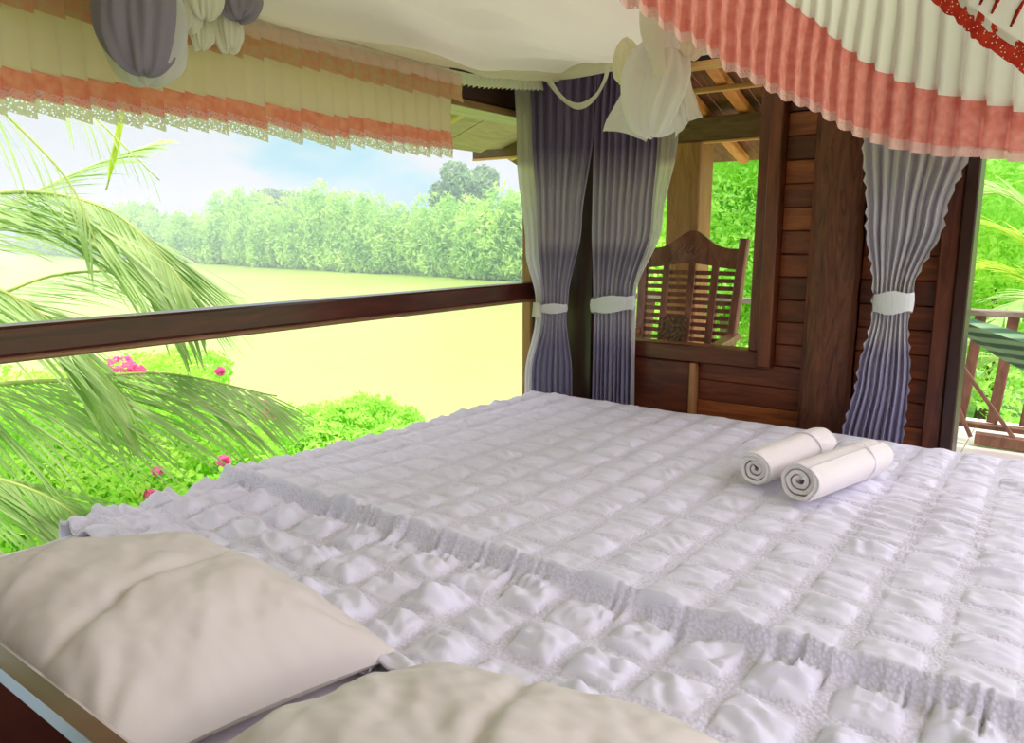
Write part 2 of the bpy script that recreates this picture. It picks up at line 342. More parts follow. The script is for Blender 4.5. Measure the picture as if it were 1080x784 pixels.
# ================================================================ BED
BT = .55
bed = thing('bed', (-.72, 1.35, 0), 'dark polished wooden double bed with a low headboard at the near left corner', 'bed')
m = MB()
m.box(-1.72, .32, .233, .262, .30, .752, .006)
part(m, 'headboard', M['head'], bed)
m = MB(); m.box(-1.70, -1.66, .265, 2.47, .22, .36, .006); part(m, 'side_rail', M['wood_y'], bed)
m = MB(); m.box(.22, .26, .265, 2.47, .22, .36, .006); part(m, 'side_rail', M['wood_y'], bed)
m = MB(); m.box(-1.655, .215, 2.43, 2.47, .22, .36, .006); part(m, 'foot_rail', M['wood_x'], bed)
m = MB()
for i in range(9): m.box(-1.655, .215, .3+i*.235, .42+i*.235, .27, .295, .003)
part(m, 'slat_base', M['wood_x'], bed)
for x in (-1.70, .20):
    for yy in (.235, 2.41):
        m = MB(); m.tube([(x+.03, yy+.03, 0), (x+.03, yy+.03, .08), (x+.03, yy+.03, .22)], [.022, .03, .034], 12); part(m, 'leg', M['wood_z'], bed)
# mattress in its sheet: rounded slab, wrinkled where it shows at the head
def slab(x0, x1, ya, yb, z0, z1, r, nx, ny, f):
    P = []
    us = [(x0, z0), (x0, z1-r)]+[(x0+r-r*math.cos(a), z1-r+r*math.sin(a)) for a in (PI/8, PI/4, 3*PI/8, PI/2)]
    us += [(lerp(x0+r, x1-r, i/nx), z1) for i in range(1, nx)]
    us += [(x1-r+r*math.sin(a), z1-r+r*math.cos(a)) for a in (0, PI/8, PI/4, 3*PI/8, PI/2)]+[(x1, z0)]
    for j in range(ny+1):
        y = lerp(ya, yb, j/ny); e = min(y-ya, yb-y); dr = r-math.sqrt(max(0, r*r-max(0, r-e)**2))
        P.append([(x, y, z-(dr if z > z0+.01 else 0)+(f(x, y) if z > z1-r else 0)) for x, z in us])
    return P
m = MB(); Pm = slab(-1.665, .225, .275, 2.425, .30, .545-.008, .04, 190, 210, lambda x, y: (.004*fb(x*3, y*14, 1)+.003*fb(x*9+y*4, y*22, 5)) if y < .75 else -.004)
m.grid(Pm); m.add(Pm[0], [tuple(range(len(Pm[0])))]); m.add(Pm[-1], [tuple(range(len(Pm[-1])-1, -1, -1))])
mt = m.build('mattress', M['sheet'], None, True)
tag(mt, 'mattress in smooth pale sheet, bare at the head end beside the pillows', 'mattress')

# quilt --------------------------------------------------------------
PITCHQ = .107; FOLD = 1.035
M['quilt'] = None
mq, nt, out = new_mat('white_satin_and_lace_quilt'); b = bsdf(nt, out, .55, .35); b.inputs['Sheen Weight'].default_value = .2
at = nt.nodes.new('ShaderNodeAttribute'); at.attribute_name = 'lace'
vo = nt.nodes.new('ShaderNodeTexVoronoi'); vo.inputs['Scale'].default_value = 170; nt.links.new(coords(nt), vo.inputs[0])
no = nt.nodes.new('ShaderNodeTexNoise'); no.inputs['Scale'].default_value = 60; no.inputs['Detail'].default_value = 4; nt.links.new(coords(nt), no.inputs[0])
mul = nt.nodes.new('ShaderNodeMath'); mul.operation = 'MULTIPLY'; nt.links.new(vo.outputs[0], mul.inputs[0]); nt.links.new(at.outputs['Fac'], mul.inputs[1])
ad = nt.nodes.new('ShaderNodeMath'); ad.operation = 'MULTIPLY_ADD'; ad.inputs[1].default_value = .25; nt.links.new(no.outputs[0], ad.inputs[0]); nt.links.new(mul.outputs[0], ad.inputs[2])
bump(nt, b, ad.outputs[0], .4, .004)
nt.links.new(ramp(nt, mul.outputs[0], [(.0, (.79, .79, .90, 1)), (.45, (.76, .75, .86, 1)), (.7, (.68, .66, .76, 1))]), b.inputs['Base Color'])
def quilt():
    xs = np.concatenate([np.linspace(-1.705, -1.66, 14)[:-1], np.linspace(-1.66, .22, 480), np.linspace(.22, .26, 12)[1:]])
    ys = np.concatenate([np.linspace(.655, 2.42, 450), np.linspace(2.42, 2.475, 14)[1:]])
    V = []; L = []
    cell = {}
    for y in ys:
        near = 1-sm((y-1.0)/.08)
        for x in xs:
            yy = y+.020*near*(1 if x > -1.3 else 1+(-1.3-x)*.4)*0
            # wobble of the stitched lines
            wx = x+.008*fb(x, yy, 2, 3)+.012*near*fb(x, yy, 7, 5); wy = yy+.007*fb(x, yy, 9, 3)+.012*near*fb(x, yy, 11, 5)
            u = (wx+.0905)/PITCHQ; v = (wy-1.04)/PITCHQ; iu, iv = math.floor(u), math.floor(v); fu, fv = u-iu, v-iv
            k = (iu, iv)
            if k not in cell: cell[k] = (random.random(), random.random(), random.random()*PI)
            r1, r2, ang = cell[k]
            LU, LV = .78, .82
            h = 0; lace_ = 1.0
            if fu < LU and fv < LV:
                a = fu/LU; c = fv/LV
                e = min(a, 1-a, c, 1-c); lace_ = 1-sm(e/.06)
                prof = (math.sin(PI*a)*math.sin(PI*c))**.42
                amp = (.0052+.0050*r1)*(1+1.0*near)
                wr = math.cos(((wy*math.cos(ang*.25)+wx*math.sin(ang*.25-.3))*2*PI/.036)+r2*6+5*fb(x, y, r1*9, 18))
                rid = 1-abs(fb(x*16+r2*20, y*30, r1*30))*2.2
                h = prof*(amp+amp*.30*wr+(.004+.010*near)*rid*fb(x, y, 33, 14)+(.006+.016*near)*(abs(fb(x*.8+y*.5, y*.9-x*.2, 17+r1*5, 20))-.15)+(.002+.004*near)*abs(fb(x, y, 40, 55)))+.0015*prof*fb(x, y, 4, 60)
            # general undulation
            z = BT+h+.004*fb(x, y, 1, 2.5)+.0045*fb(x, y*1.3, 5, 8)*(1+1.6*near)+.002*fb(x, y, 6, 26)*(1+near)
            # horizontal drag wrinkles to the right of the towels
            w = math.exp(-((x+.25)/.18)**2-((y-1.75)/.22)**2)
            z = z-h*.45*w+.005*w*math.cos((y+.18*x+.02*fb(x, y, 3, 6))*2*PI/.042)
            # the pleat: far part lies folded over the near part
            fy = FOLD+.012*fb(x, 0, 3, 4)+.004*fb(x, 0, 8, 25)
            t = sm((y-fy+.022)/.036)
            z += .030*t*math.exp(-max(0, y-fy)/.35)+.010*math.exp(-((y-fy-.012)/.014)**2)
            z += .0065*math.exp(-((y-fy+.02)/.028)**2)*2.6*fb(x*30+y*14*fb(x, 0, 5, 9), y*5, 6)*(.5+abs(fb(x, 0, 2, 10))*2)
            # long fold at the near-left end, doubled back hem
            z += .012*math.exp(-((y-.675-.05*sm((-x-1.3)/.4))/.018)**2)
            # smaller folds across the centre
            fy2 = 1.50+.10*(x+.3)+.02*fb(x, 0, 13, 3)
            z += .008*math.exp(-((y-fy2)/.014)**2)*sm((x+.75)/.2)*sm((.25-x)/.2)
            # draping edges
            ex = max(0, -1.66-x); ez = max(0, y-2.42); ez2 = max(0, x-.22)
            zz = z; px_, py_ = x, y
            for e_ in (ex/.045, ez/.055, ez2/.04):
                if e_ > 0: zz -= .22*e_*e_
            if ex > 0: px_ = -1.66-.035*math.sin(min(1, ex/.045)*PI/2)+.004*fb(x, y, 1, 15)
            if ez > 0: py_ = 2.42+.045*math.sin(min(1, ez/.055)*PI/2)+.006*math.cos(x*60)*ez/.055
            V.append((px_, py_, zz)); L.append(lace_)
    nx, ny = len(xs), len(ys)
    F = [(j*nx+i, j*nx+i+1, (j+1)*nx+i+1, (j+1)*nx+i) for j in range(ny-1) for i in range(nx-1)]
    me = bpy.data.meshes.new('quilt'); me.from_pydata(V, [], F); me.update()
    a = me.attributes.new('lace', 'FLOAT', 'POINT'); a.data.foreach_set('value', L)
    o = link('quilt', me, mq, None, True)
    s = o.modifiers.new('thickness', 'SOLIDIFY'); s.thickness = .006; s.offset = -1
    return o
q = quilt(); tag(q, 'white quilt stitched in puffed squares with lace strips, spread over the bed', 'quilt')

# pillows -------------------------------------------------------------
def pillow(name, corners, zc, T, label, seed):
    """corners: 4 world points (near-left, near-right, far-right, far-left) of the seam"""
    c = [Vector(p) for p in corners]; n = 90
    m = MB()
    for side in (1, -1):
        P = []
        for j in range(n+1):
            row = []
            for i in range(n+1):
                u, v = i/n, j/n
                U, W = abs(2*u-1), abs(2*v-1)
                pull = .045
                uu = .5+(u-.5)*(1-pull*(1-W**2)*1.3*U**2); vv = .5+(v-.5)*(1-pull*(1-U**2)*1.3*W**2)
                p = (c[0]*(1-uu)+c[1]*uu)*(1-vv)+(c[3]*(1-uu)+c[2]*uu)*vv
                pr = max(0, (1-U**2.6))**.55*max(0, (1-W**2.6))**.55
                ed = 1-pr
                wr = .014*abs(fb(p.x*5+seed, p.y*9, 1))+.010*fb(p.x*12+p.y*9, p.y*6+seed-p.x*4, 4)-.007*abs(fb(p.x*20+seed+p.y*9, p.y*17, 2))+.003*fb(p.x*44, p.y*50+seed, 7)
                crease = -.012*math.exp(-((p.x-c[1].x+.16+.35*(p.y-c[1].y)+.02*fb(p.y*8, seed, 1))/.012)**2)
                # puckers running from the corners
                ang = math.atan2(v-1, u-1); rr = math.hypot(1-u, 1-v)
                puck = .003*math.cos(ang*17+seed)*math.exp(-((rr-.22)/.16)**2)
                ang2 = math.atan2(v, u-1); rr2 = math.hypot(1-u, v); puck += .003*math.cos(ang2*15)*math.exp(-((rr2-.22)/.16)**2)
                z = T*pr*(1 if side > 0 else .38)
                p = p+Vector((0, 0, side*z+(wr+crease+puck)*pr**.5*(side > 0)))
                row.append(p)
            P.append(row)
        if side < 0: P = [r[::-1] for r in P]
        m.grid(P)
    for k in range(4):          # piped seam
        pts = []
        for i in range(25):
            t = i/24; a, b_ = c[k], c[(k+1) % 4]; w = (2*t-1)**2; mid = (c[0]+c[1]+c[2]+c[3])/4
            base = a.lerp(b_, t); inw = (mid-base); inw.z = 0; pts.append(base+inw.normalized()*.0585*(1-w)*.20)
    o = m.build(name, M['pillow'], None, True); tag(o, label, 'pillow'); return o
pillow('pillow', [(-1.32, .285, .63), (-.72, .29, .615), (-.705, .695, .572), (-1.225, .715, .575)], 0, .115, 'cream cotton pillow leaning on the headboard at the near left', 3)
pillow('pillow', [(-.66, .30, .625), (-.16, .285, .625), (-.10, .755, .575), (-.625, .64, .597)], 0, .11, 'cream pillow at the bottom centre, right of the one by the corner', 11)

# rolled towels ---------------------------------------------------------
def towel(a, b_, r, label, seed):
    a, b_ = Vector(a), Vector(b_); d = (b_-a); L = d.length; d.normalize(); side = d.cross(Vector((0, 0, 1))).normalized(); up = Vector((0, 0, 1))
    th = r*.24; turns = 3.1; n = 150; rows = 26
    m = MB()
    def prof(t, k):          # t along spiral 0 centre..1 outer, k: 0 inner skin 1 outer
        ang = t*turns*2*PI+seed; rad = .10*r+t*(r-.10*r-th*.5)
        R = rad+(th*.44 if k else -th*.44)*(1 if t < .96 else (1-t)/.04)
        wob = 1+.05*fb(math.cos(ang)*2, math.sin(ang)*2, seed)
        return side*math.cos(ang)*R*wob*1.0+up*math.sin(ang)*R*wob*.95
    outer = []
    for ri in range(rows+1):
        s = ri/rows; row = []
        bulge = 1-.06*math.exp(-((s)/.03)**2)-.06*math.exp(-((1-s)/.03)**2)+.02*fb(s*5, seed, 1)
        for k in (1, 0):
            ts = range(n+1) if k else range(n, -1, -1)
            for i in ts:
                t = i/n; off = d*(s*L+.006*(fb(t*9, seed, ri > 12)) + (.010*(t-.6) if ri == 0 else 0)*-1)
                row.append(a+off+prof(t, k)*bulge)
        outer.append(row)
    m.grid(outer, wrap=True)
    # close the ends of the strip
    c = 2*(n+1)
    base0 = 0; base1 = rows*c
    cap = []
    for i in range(n): cap += [(i, i+1, c-2-i, c-1-i), tuple(base1+z for z in (i+1, i, c-1-i, c-2-i))]
    m.f += cap; m.mi += [0]*len(cap)
    o = m.build('rolled_towel', M['towel'], None, True)
    o.data.materials[0] = M['towel']
    # woven border stripe near the far end
    bd = MB(); P = []
    for s in (.70, .704, .715, .72):
        row = []
        for i in range(48):
            ang = -.9+i/47*(PI+1.0)
            row.append(a+d*(s*L)+(side*math.cos(ang)+up*math.sin(ang)*.95)*(r*(1.008 if s in (.704, .715) else .97)))
        P.append(row)
    tag(o, label, 'towel'); o2 = bd; bd.grid(P); x = bd.build('woven_border', M['sheet'], o, True); return o
towel((-.449, 1.681, .615), (-.362, 2.015, .614), .056, 'rolled white towel nearer the right, with a woven border stripe', .4)
towel((-.562, 1.722, .611), (-.500, 2.07, .609), .049, 'rolled white towel lying behind and left of the other roll', 2.1)

# ================================================================ CURTAINS
def curtain_mesh(rows, npl, nz=90, nu=None, phase=0, sharp=1.0, scal=0, seed=0):
    """rows: (z, (x,y) start, (x,y) end, amplitude)"""
    rows = sorted(rows, key=lambda r: -r[0]); nu = nu or npl*14; P = []
    z0, z1 = rows[0][0], rows[-1][0]
    for k in range(nz+1):
        z = lerp(z0, z1, k/nz)
        i = 0
        while i < len(rows)-2 and z < rows[i+1][0]: i += 1
        t = (rows[i][0]-z)/(rows[i][0]-rows[i+1][0]); t = sm(t)
        a = Vector(rows[i][1]).lerp(Vector(rows[i+1][1]), t); b_ = Vector(rows[i][2]).lerp(Vector(rows[i+1][2]), t); amp = lerp(rows[i][3], rows[i+1][3], t)
        d = (b_-a); n_ = Vector((d.y, -d.x)).normalized(); row = []
        for j in range(nu+1):
            u = j/nu
            uw = u+.018*fb(u*6, z*1.2, seed)
            ph = uw*npl*2*PI+phase
            w = math.cos(ph); w = math.copysign(abs(w)**sharp, w)
            off = amp*(w*(.8+.5*fb(u*npl*.9, z*.8, seed+3))+.18*math.cos(ph*2.3+seed))
            off += .004*fb(u*9, z*6, seed+9)
            along = scal*math.sin(z*2*PI/.045)*(math.exp(-u/.02)*-1 + math.exp(-(1-u)/.02)) if scal else 0
            p = a+d*u+n_*off+d.normalized()*along
            row.append((p.x, p.y, z))
        P.append(row)
    return P
def band(cx, cy, z, rx, ry, h, tilt=0, rot=0):
    """tieback band: closed elliptical ribbon"""
    P = []
    for k in range(7):
        row = []
        for i in range(49):
            a = 2*PI*i/48; X, Y = rx*math.cos(a), ry*math.sin(a)
            bul = 1+.06*math.sin(PI*k/6); x = X*bul*math.cos(rot)-Y*bul*math.sin(rot); y = X*bul*math.sin(rot)+Y*bul*math.cos(rot)
            row.append((cx+x, cy+y, z+(k/6-.5)*h*(1+.15*math.sin(3*a))+tilt*math.cos(a)+.002*fb(a*3, k, 1)))
        P.append(row)
    return P
def cur(label, cols):
    return thing('curtain', (cols[0], cols[1], .35), label, 'curtain')
# left window curtain in the corner
c1 = cur('mauve curtain with cream lining, tied back at the left window corner', (-1.7, 2.5))
TOP = 1.83
m = MB(); m.grid(curtain_mesh([(TOP, (-1.70, 2.41), (-1.50, 2.565), .014), (1.55, (-1.695, 2.42), (-1.515, 2.565), .014), (1.2, (-1.69, 2.45), (-1.56, 2.565), .010), (.90, (-1.69, 2.49), (-1.61, 2.555), .007), (.84, (-1.69, 2.49), (-1.615, 2.55), .007), (.6, (-1.73, 2.475), (-1.60, 2.575), .012), (.12, (-1.74, 2.49), (-1.59, 2.59), .014)], 7, seed=2, sharp=.8))
part(m, 'drape', M['purple'], c1, True)
m = MB(); m.grid(curtain_mesh([(TOP, (-1.72, 2.33), (-1.695, 2.45), .006), (1.45, (-1.72, 2.355), (-1.69, 2.46), .006), (1.1, (-1.725, 2.42), (-1.69, 2.49), .006), (.90, (-1.71, 2.47), (-1.68, 2.515), .004), (.84, (-1.71, 2.47), (-1.68, 2.51), .004), (.6, (-1.752, 2.455), (-1.73, 2.50), .006), (.12, (-1.76, 2.46), (-1.74, 2.52), .006)], 3, nu=60, seed=5))
part(m, 'lining', M['lining'], c1, True)
m = MB(); m.grid(band(-1.66, 2.518, .872, .058, .034, .035, .0, .7)); part(m, 'tieback', M['tie'], c1, True)
m = MB()
for a in range(40):
    t = a/40*2*PI*2
m.grid([[(-1.695+.022*(1-j/6*.4)*math.cos(i/16*2*PI)+.004*fb(i, j, 1), 2.468-.010+.014*math.sin(i/16*2*PI), .868+.028*math.sin(-PI/2+PI*j/6)) for i in range(17)] for j in range(7)])
part(m, 'tieback_bow', M['ruffle'], c1, True)
# back wall curtain
c2 = cur('mauve curtain at the left side of the back window, with a wide pale tieback', (-1.4, 2.58))
m = MB(); m.grid(curtain_mesh([(TOP, (-1.50, 2.585), (-1.265, 2.60), .016), (1.5, (-1.515, 2.585), (-1.25, 2.60), .016), (1.2, (-1.52, 2.585), (-1.27, 2.60), .013), (.93, (-1.51, 2.585), (-1.345, 2.60), .009), (.86, (-1.505, 2.585), (-1.35, 2.60), .009), (.6, (-1.505, 2.585), (-1.345, 2.60), .013), (.12, (-1.51, 2.585), (-1.335, 2.60), .014)], 9, seed=7, sharp=.8))
part(m, 'drape', M['purple'], c2, True)
m = MB(); m.grid(curtain_mesh([(TOP, (-1.265, 2.59), (-1.15, 2.60), .008), (1.5, (-1.26, 2.59), (-1.185, 2.60), .008), (1.2, (-1.275, 2.59), (-1.235, 2.60), .006), (.93, (-1.345, 2.59), (-1.335, 2.60), .003), (.12, (-1.34, 2.59), (-1.325, 2.60), .003)], 3, nu=60, seed=9))
part(m, 'lining', M['lining'], c2, True)
m = MB(); m.grid(band(-1.43, 2.588, .895, .092, .032, .058, .010)); part(m, 'tieback', M['tie'], c2, True)
# right curtain by the door
c3 = cur('grey-lilac curtain by the doorway, gathered by a pale tieback', (-.41, 2.5))
m = MB(); m.grid(curtain_mesh([(TOP, (-.56, 2.53), (-.255, 2.545), .016), (1.45, (-.555, 2.53), (-.262, 2.545), .016), (1.2, (-.53, 2.535), (-.32, 2.545), .013), (.99, (-.497, 2.54), (-.385, 2.54), .011), (.92, (-.492, 2.54), (-.39, 2.54), .011), (.72, (-.52, 2.535), (-.372, 2.54), .014), (.5, (-.552, 2.53), (-.375, 2.54), .016), (.12, (-.57, 2.53), (-.37, 2.54), .018)], 9, scal=.005, seed=12, sharp=.75))
part(m, 'drape', M['lilac'], c3, True)
m = MB(); m.grid(band(-.437, 2.538, .955, .054, .036, .062, .004)); part(m, 'tieback', M['tie'], c3, True)
for nm, pa, pb, lb in (('curtain_rod', (-1.57, 2.592, 1.85), (-1.0, 2.592, 1.85), 'short rod above the back window behind the canopy'), ('curtain_rod', (-.60, 2.54, 1.85), (-.2, 2.54, 1.85), 'short rod holding the curtain by the doorway')):
    m = MB(); m.tube([pa, pb], .010, 10); o = m.build(nm, M['dark'], None, True); tag(o, lb, 'curtain rod')

# ================================================================ MOSQUITO NET CANOPY
net = thing('bed_canopy', (-.95, 1.2, 1.6), 'white cloth bed canopy with coral lace valances and knotted net, hung over the bed', 'canopy')
LE = [(-1.72, -.3, 1.70), (-1.70, .4, 1.70), (-1.68, 1.1, 1.70), (-1.655, 1.93, 1.695), (-1.65, 2.2, 1.715), (-1.64, 2.42, 1.74)]
LEs = spline(LE, 90)
RE = spline([(-.68, -.3, 1.86), (-.70, .4, 1.85), (-.68, 1.1, 1.84), (-.60, 1.7, 1.82), (-.50, 2.1, 1.79), (-.42, 2.42, 1.79)], 90)
# top panel, sagging, with draw creases
P = []
for j in range(91):
    row = []
    for i in range(71):
        u = i/70; p = LEs[j].lerp(RE[j], u); v = j/90
        sag = -.05*math.sin(PI*u)*(.5+.5*math.sin(PI*v)); roll = .035*math.exp(-((u-.07)/.05)**2)
        cr = .030*fb(p.x*5+p.y*1.2, p.y*1.2-p.x*3, 1)-.030*abs(fb(p.x*9-p.y*1.5, p.y*1.0+p.x*3, 12))-.02*abs(fb(p.x*4+p.y*2.5, p.y*.5, 22))+.02+.012*math.exp(-((u-.35-.3*(v-.5))/.02)**2)*0+.006*fb(p.x*14-p.y*6, p.y*3, 8)
        row.append((p.x, p.y, p.z+sag-roll+cr))
    P.append(row)
m = MB(); m.grid(P); part(m, 'roof_panel', M['net'], net, True)
# rolled hem tube along left edge + foot edge
m = MB(); m.tube([p+Vector((.05, 0, -.012+.006*fb(p.y*6, 0, 1))) for p in LEs], [.024+.007*fb(p.y*5, 1, 1) for p in LEs], 14); part(m, 'rolled_edge', M['net'], net, True)
foot = spline([(-1.64, 2.42, 1.74), (-1.3, 2.43, 1.745), (-.9, 2.43, 1.76), (-.42, 2.42, 1.79)], 50)
m = MB(); m.tube([p+Vector((0, 0, -.01)) for p in foot], [.022+.006*fb(p.x*7, 1, 1) for p in foot], 14); part(m, 'rolled_edge', M['net'], net, True)
# white ruffle hanging under the left edge
P = []
for k in range(8):
    row = []
    for j in range(901):
        u = j/900*90; i = min(int(u), 89); p = LEs[i].lerp(LEs[i+1], u-i); s = p.y+abs(p.x+1.7)
        w = math.sin(s*2*PI/.026+2*fb(s*8, 0, 2)); t = k/7
        row.append((p.x-.012+.011*w*t+.003*fb(s*40, t, 1), p.y, p.z-.02-.036*t-.005*abs(w)*t))
    P.append(row)
m = MB(); m.grid(P); part(m, 'ruffle', M['ruffle'], net, True)
# pleated valances
def pleat_strip(path, ztop, zbot, pitch, depth, z_a, z_b, jag, seed, lift=0):
    """strip of knife pleats along a plan path; z_a,z_b fractions of the fall covered (0 top, 1 bottom)"""
    L = [0]
    for i in range(1, len(path)): L.append(L[-1]+(Vector(path[i])-Vector(path[i-1])).length)
    tot = L[-1]; npl = int(tot/pitch); P = []
    nk = 14 if z_b-z_a > .3 else 6
    for k in range(nk+1):
        f = lerp(z_a, z_b, k/nk); row = []
        for a in range(npl):
            for c_, dn in ((0, 0.), (.5, .5), (.93, 1.), (.97, 1.), (.985, .3)):
                s = (a+c_)*tot/npl; i = 0
                i = max(0, min(int(np.searchsorted(L, s))-1, len(L)-2)); t = (s-L[i])/(L[i+1]-L[i]+1e-9)
                p = Vector(path[i]).lerp(Vector(path[i+1]), t); d = (Vector(path[i+1])-Vector(path[i])).normalized(); n_ = Vector((d.y, -d.x))
                zt, zb = ztop(s/tot), zbot(s/tot)
                rnd = (math.sin(a*12.9+seed*3)*43758.5) % 1
                zz = lerp(zt, zb, f)-(jag*(dn-.4)*f)-jag*(rnd-.5)*f
                q_ = p+n_*(depth*dn*(.35+.65*f)+.010*fb(s*4, f*2, seed)+lift+.004*fb(s*22, f*5, seed))
                row.append((q_.x, q_.y, zz))
        P.append(row)
    return P
lp = [(p.x-.02, p.y) for p in LEs if p.y < 1.93]
zt = lambda s: 1.69; zb = lambda s: 1.432+.012*math.sin(s*9)
m = MB(); m.grid(pleat_strip(lp, zt, lambda s: 1.412+.02*s, .052, .012, 0, .80, .010, 1)); v1 = part(m, 'valance', M['valance'], net, True)
m = MB(); m.grid(pleat_strip(lp, zt, lambda s: 1.412+.02*s, .052, .012, .79, 1.0, .010, 1)); part(m, 'lace_band', M['valpink'], v1, True)
m = MB(); m.grid(pleat_strip(lp, zt, lambda s: 1.412+.02*s, .052, .012, .93, 1.10, .012, 1, .002)); part(m, 'lace_edge', M['whitelace'], v1, True)
# upper tier, nearer the bed
lp2 = [(p.x+.03, p.y) for p in LEs if p.y < 1.93]
m = MB(); m.grid(pleat_strip(lp2, lambda s: 1.655, lambda s: 1.575, .055, .010, 0, .45, .006, 4)); v2 = part(m, 'upper_valance', M['valance'], net, True)
m = MB(); m.grid(pleat_strip(lp2, lambda s: 1.655, lambda s: 1.575, .055, .010, .40, 1.0, .010, 4)); part(m, 'lace_band', M['valpinkfaint'], v2, True)
# right valance: plan path and bottom height
rp = [Vector(p) for p in [(-.72, .75), (-.70, 1.1), (-.675, 1.35), (-.63, 1.7), (-.58, 1.92), (-.48, 2.18), (-.34, 2.34), (-.16, 2.42), (-.115, 2.43)]]
rps = [Vector((p.x, p.y)) for p in spline([(p.x, p.y, 0) for p in rp], 90)]
def interp(xs, ys): return lambda s: float(np.interp(s, xs, ys))
rb = interp([0, .2, .34, .53, .65, .80, .91, 1], [1.62, 1.585, 1.553, 1.497, 1.466, 1.402, 1.374, 1.348])
rtp = interp([0, 1], [1.87, 1.80])
rk = interp([0, .5, .66, .80, 1], [.30, .38, .48, .62, .77])   # where the coral starts, share of the fall
def strip_var(path, ztop, zbot, fa, fb_, pitch, depth, jag, seed, lift=0, nk=12):
    L = [0]
    for i in range(1, len(path)): L.append(L[-1]+(path[i]-path[i-1]).length)
    tot = L[-1]; npl = int(tot/pitch); P = []
    for k in range(nk+1):
        row = []
        for a in range(npl):
            for c_, dn in ((0, 0.), (.3, .35), (.6, .7), (.93, 1.), (.97, 1.), (.985, .3)):
                s = min((a+c_)*tot/npl, tot*.9999); i = max(0, min(int(np.searchsorted(L, s))-1, len(L)-2)); t = (s-L[i])/(L[i+1]-L[i]+1e-9)
                p = path[i].lerp(path[i+1], t); d = (path[i+1]-path[i]).normalized(); n_ = Vector((d.y, -d.x)); S_ = s/tot; S0 = a/npl
                S_ = lerp(S_, S0, .9)
                f = lerp(fa(S_), fb_(S_), k/nk); rnd = (math.sin(a*12.9+seed*3)*43758.5) % 1
                zz = lerp(ztop(S_), zbot(S_), f)-jag*(rnd-.5)*f
                q_ = p+n_*(depth*dn*(.4+.6*f)+.008*fb(s*4, f*2, seed)+lift+.003*fb(s*30, f*9, seed))
                row.append((q_.x, q_.y, zz))
        P.append(row)
    return P
m = MB(); m.grid(strip_var(rps, rtp, rb, lambda s: 0, lambda s: rk(s)+.01, .060, -.022, .008, 2)); v3 = part(m, 'valance', M['valwhite'], net, True)
m = MB(); m.grid(strip_var(rps, rtp, rb, rk, lambda s: .985, .060, -.022, .008, 2, -.002)); part(m, 'lace_band', M['coral'], v3, True)
m = MB(); m.grid(strip_var(rps, rtp, rb, lambda s: rk(s)-.03, lambda s: rk(s)+.10, .060, -.022, .012, 2, -.005, 4)); part(m, 'lace_edge', M['coraledge'], v3, True)
m = MB(); m.grid(strip_var(rps, rtp, rb, lambda s: .975, lambda s: 1.04, .060, -.022, .010, 2, -.001, 4)); part(m, 'lace_edge', M['coraledge'], v3, True)

# embroidered drape nearest the viewer, top right
def drape():
    a0, a1, a2, a3 = ray(968, -14), ray(1010, 22), ray(1045, 52), ray(1150, 118)
    d = .95
    e = [Vector((a.x, a.y, a.z))*d+Vector((0, 0, EYE)) for a in (a0, a1, a2, a3)]
    E_ = spline(e, 60)
    off = Vector((.04, -.06, .26))
    def rows(f0, f1, n): return [[tuple(p+off*lerp(f0, f1, k/n)+Vector((.006*math.sin(j*.9+k*.1)*lerp(f0, f1, k/n)+.004*fb(j*.2, k*.3, 2), 0, .003*abs(math.sin(j*.55))*(1-k/n)*-1))) for j, p in enumerate(E_)] for k in range(n+1)]
    m = MB(); m.grid(rows(.07, 1.9, 30)); t = part(m, 'drape', M['valwhite'], net, True)
    m = MB(); m.grid(rows(0, .10, 6)); part(m, 'embroidered_trim', M['redlace'], t, True)
    # small upright stitched sprigs above the trim
    m = MB()
    for j in range(14, 60, 5):
        p = E_[j]; m.tube([p+off*.14+Vector((-.004, -.003, 0)), p+off*.20+Vector((.000, -.003, .001)), p+off*.27+Vector((.006, -.004, 0))], [.0015, .0028, .001], 6)
    part(m, 'embroidered_sprigs', M['redlace'], t, True)
drape()
# knotted bundles of net --------------------------------------------------
def bag(c, rx, ry, rz, nf, depth, seed, tip=1.0, neck=.35, tilt=(0, 0), twist=0):
    """gathered pouch of cloth hanging from a knot at the top"""
    c = Vector(c); P = []
    for k in range(46):
        t = k/45; th = PI*(t)
        prof = math.sin(th*.985+.012)**(.75)
        if t < .28: prof = max(prof*(t/.28)**.5, neck*.30)
        row = []
        for i in range(140):
            a = 2*PI*i/140
            fold = 1+depth*math.cos(a*nf+seed+twist*t+2.2*fb(math.cos(a), math.sin(a), t*2+seed))*(.5+.5*(1-t))+.22*fb(math.cos(a)*1.3+seed, math.sin(a)*1.3, t*2.2)+depth*.35*math.cos(a*nf*2.3+twist*1.5*t+seed)
            z = rz*math.cos(th)
            row.append((c.x+rx*prof*fold*math.cos(a)+tilt[0]*z, c.y+ry*prof*fold*math.sin(a)+tilt[1]*z, c.z+z+.01*fb(a*2, t*4, seed)))
        P.append(row)
    return P
def knot(c, r, seed):
    c = Vector(c); P = []
    for k in range(17):
        th = PI*k/16; P.append([tuple(c+Vector((r*math.sin(th)*math.cos(a)*(1+.22*math.cos(5*a+seed+k*.3)), r*math.sin(th)*math.sin(a)*(1+.22*math.cos(5*a+seed+k*.3)), r*.8*math.cos(th)))) for a in [2*PI*i/40 for i in range(40)]])
    return P
cA = atx(146, 14, -1.50)
m = MB(); m.grid(bag(cA, .060, .072, .112, 7, .15, 1.0, twist=2.5), wrap=True); g1 = part(m, 'gathered_net', M['netlilac'], net, True)
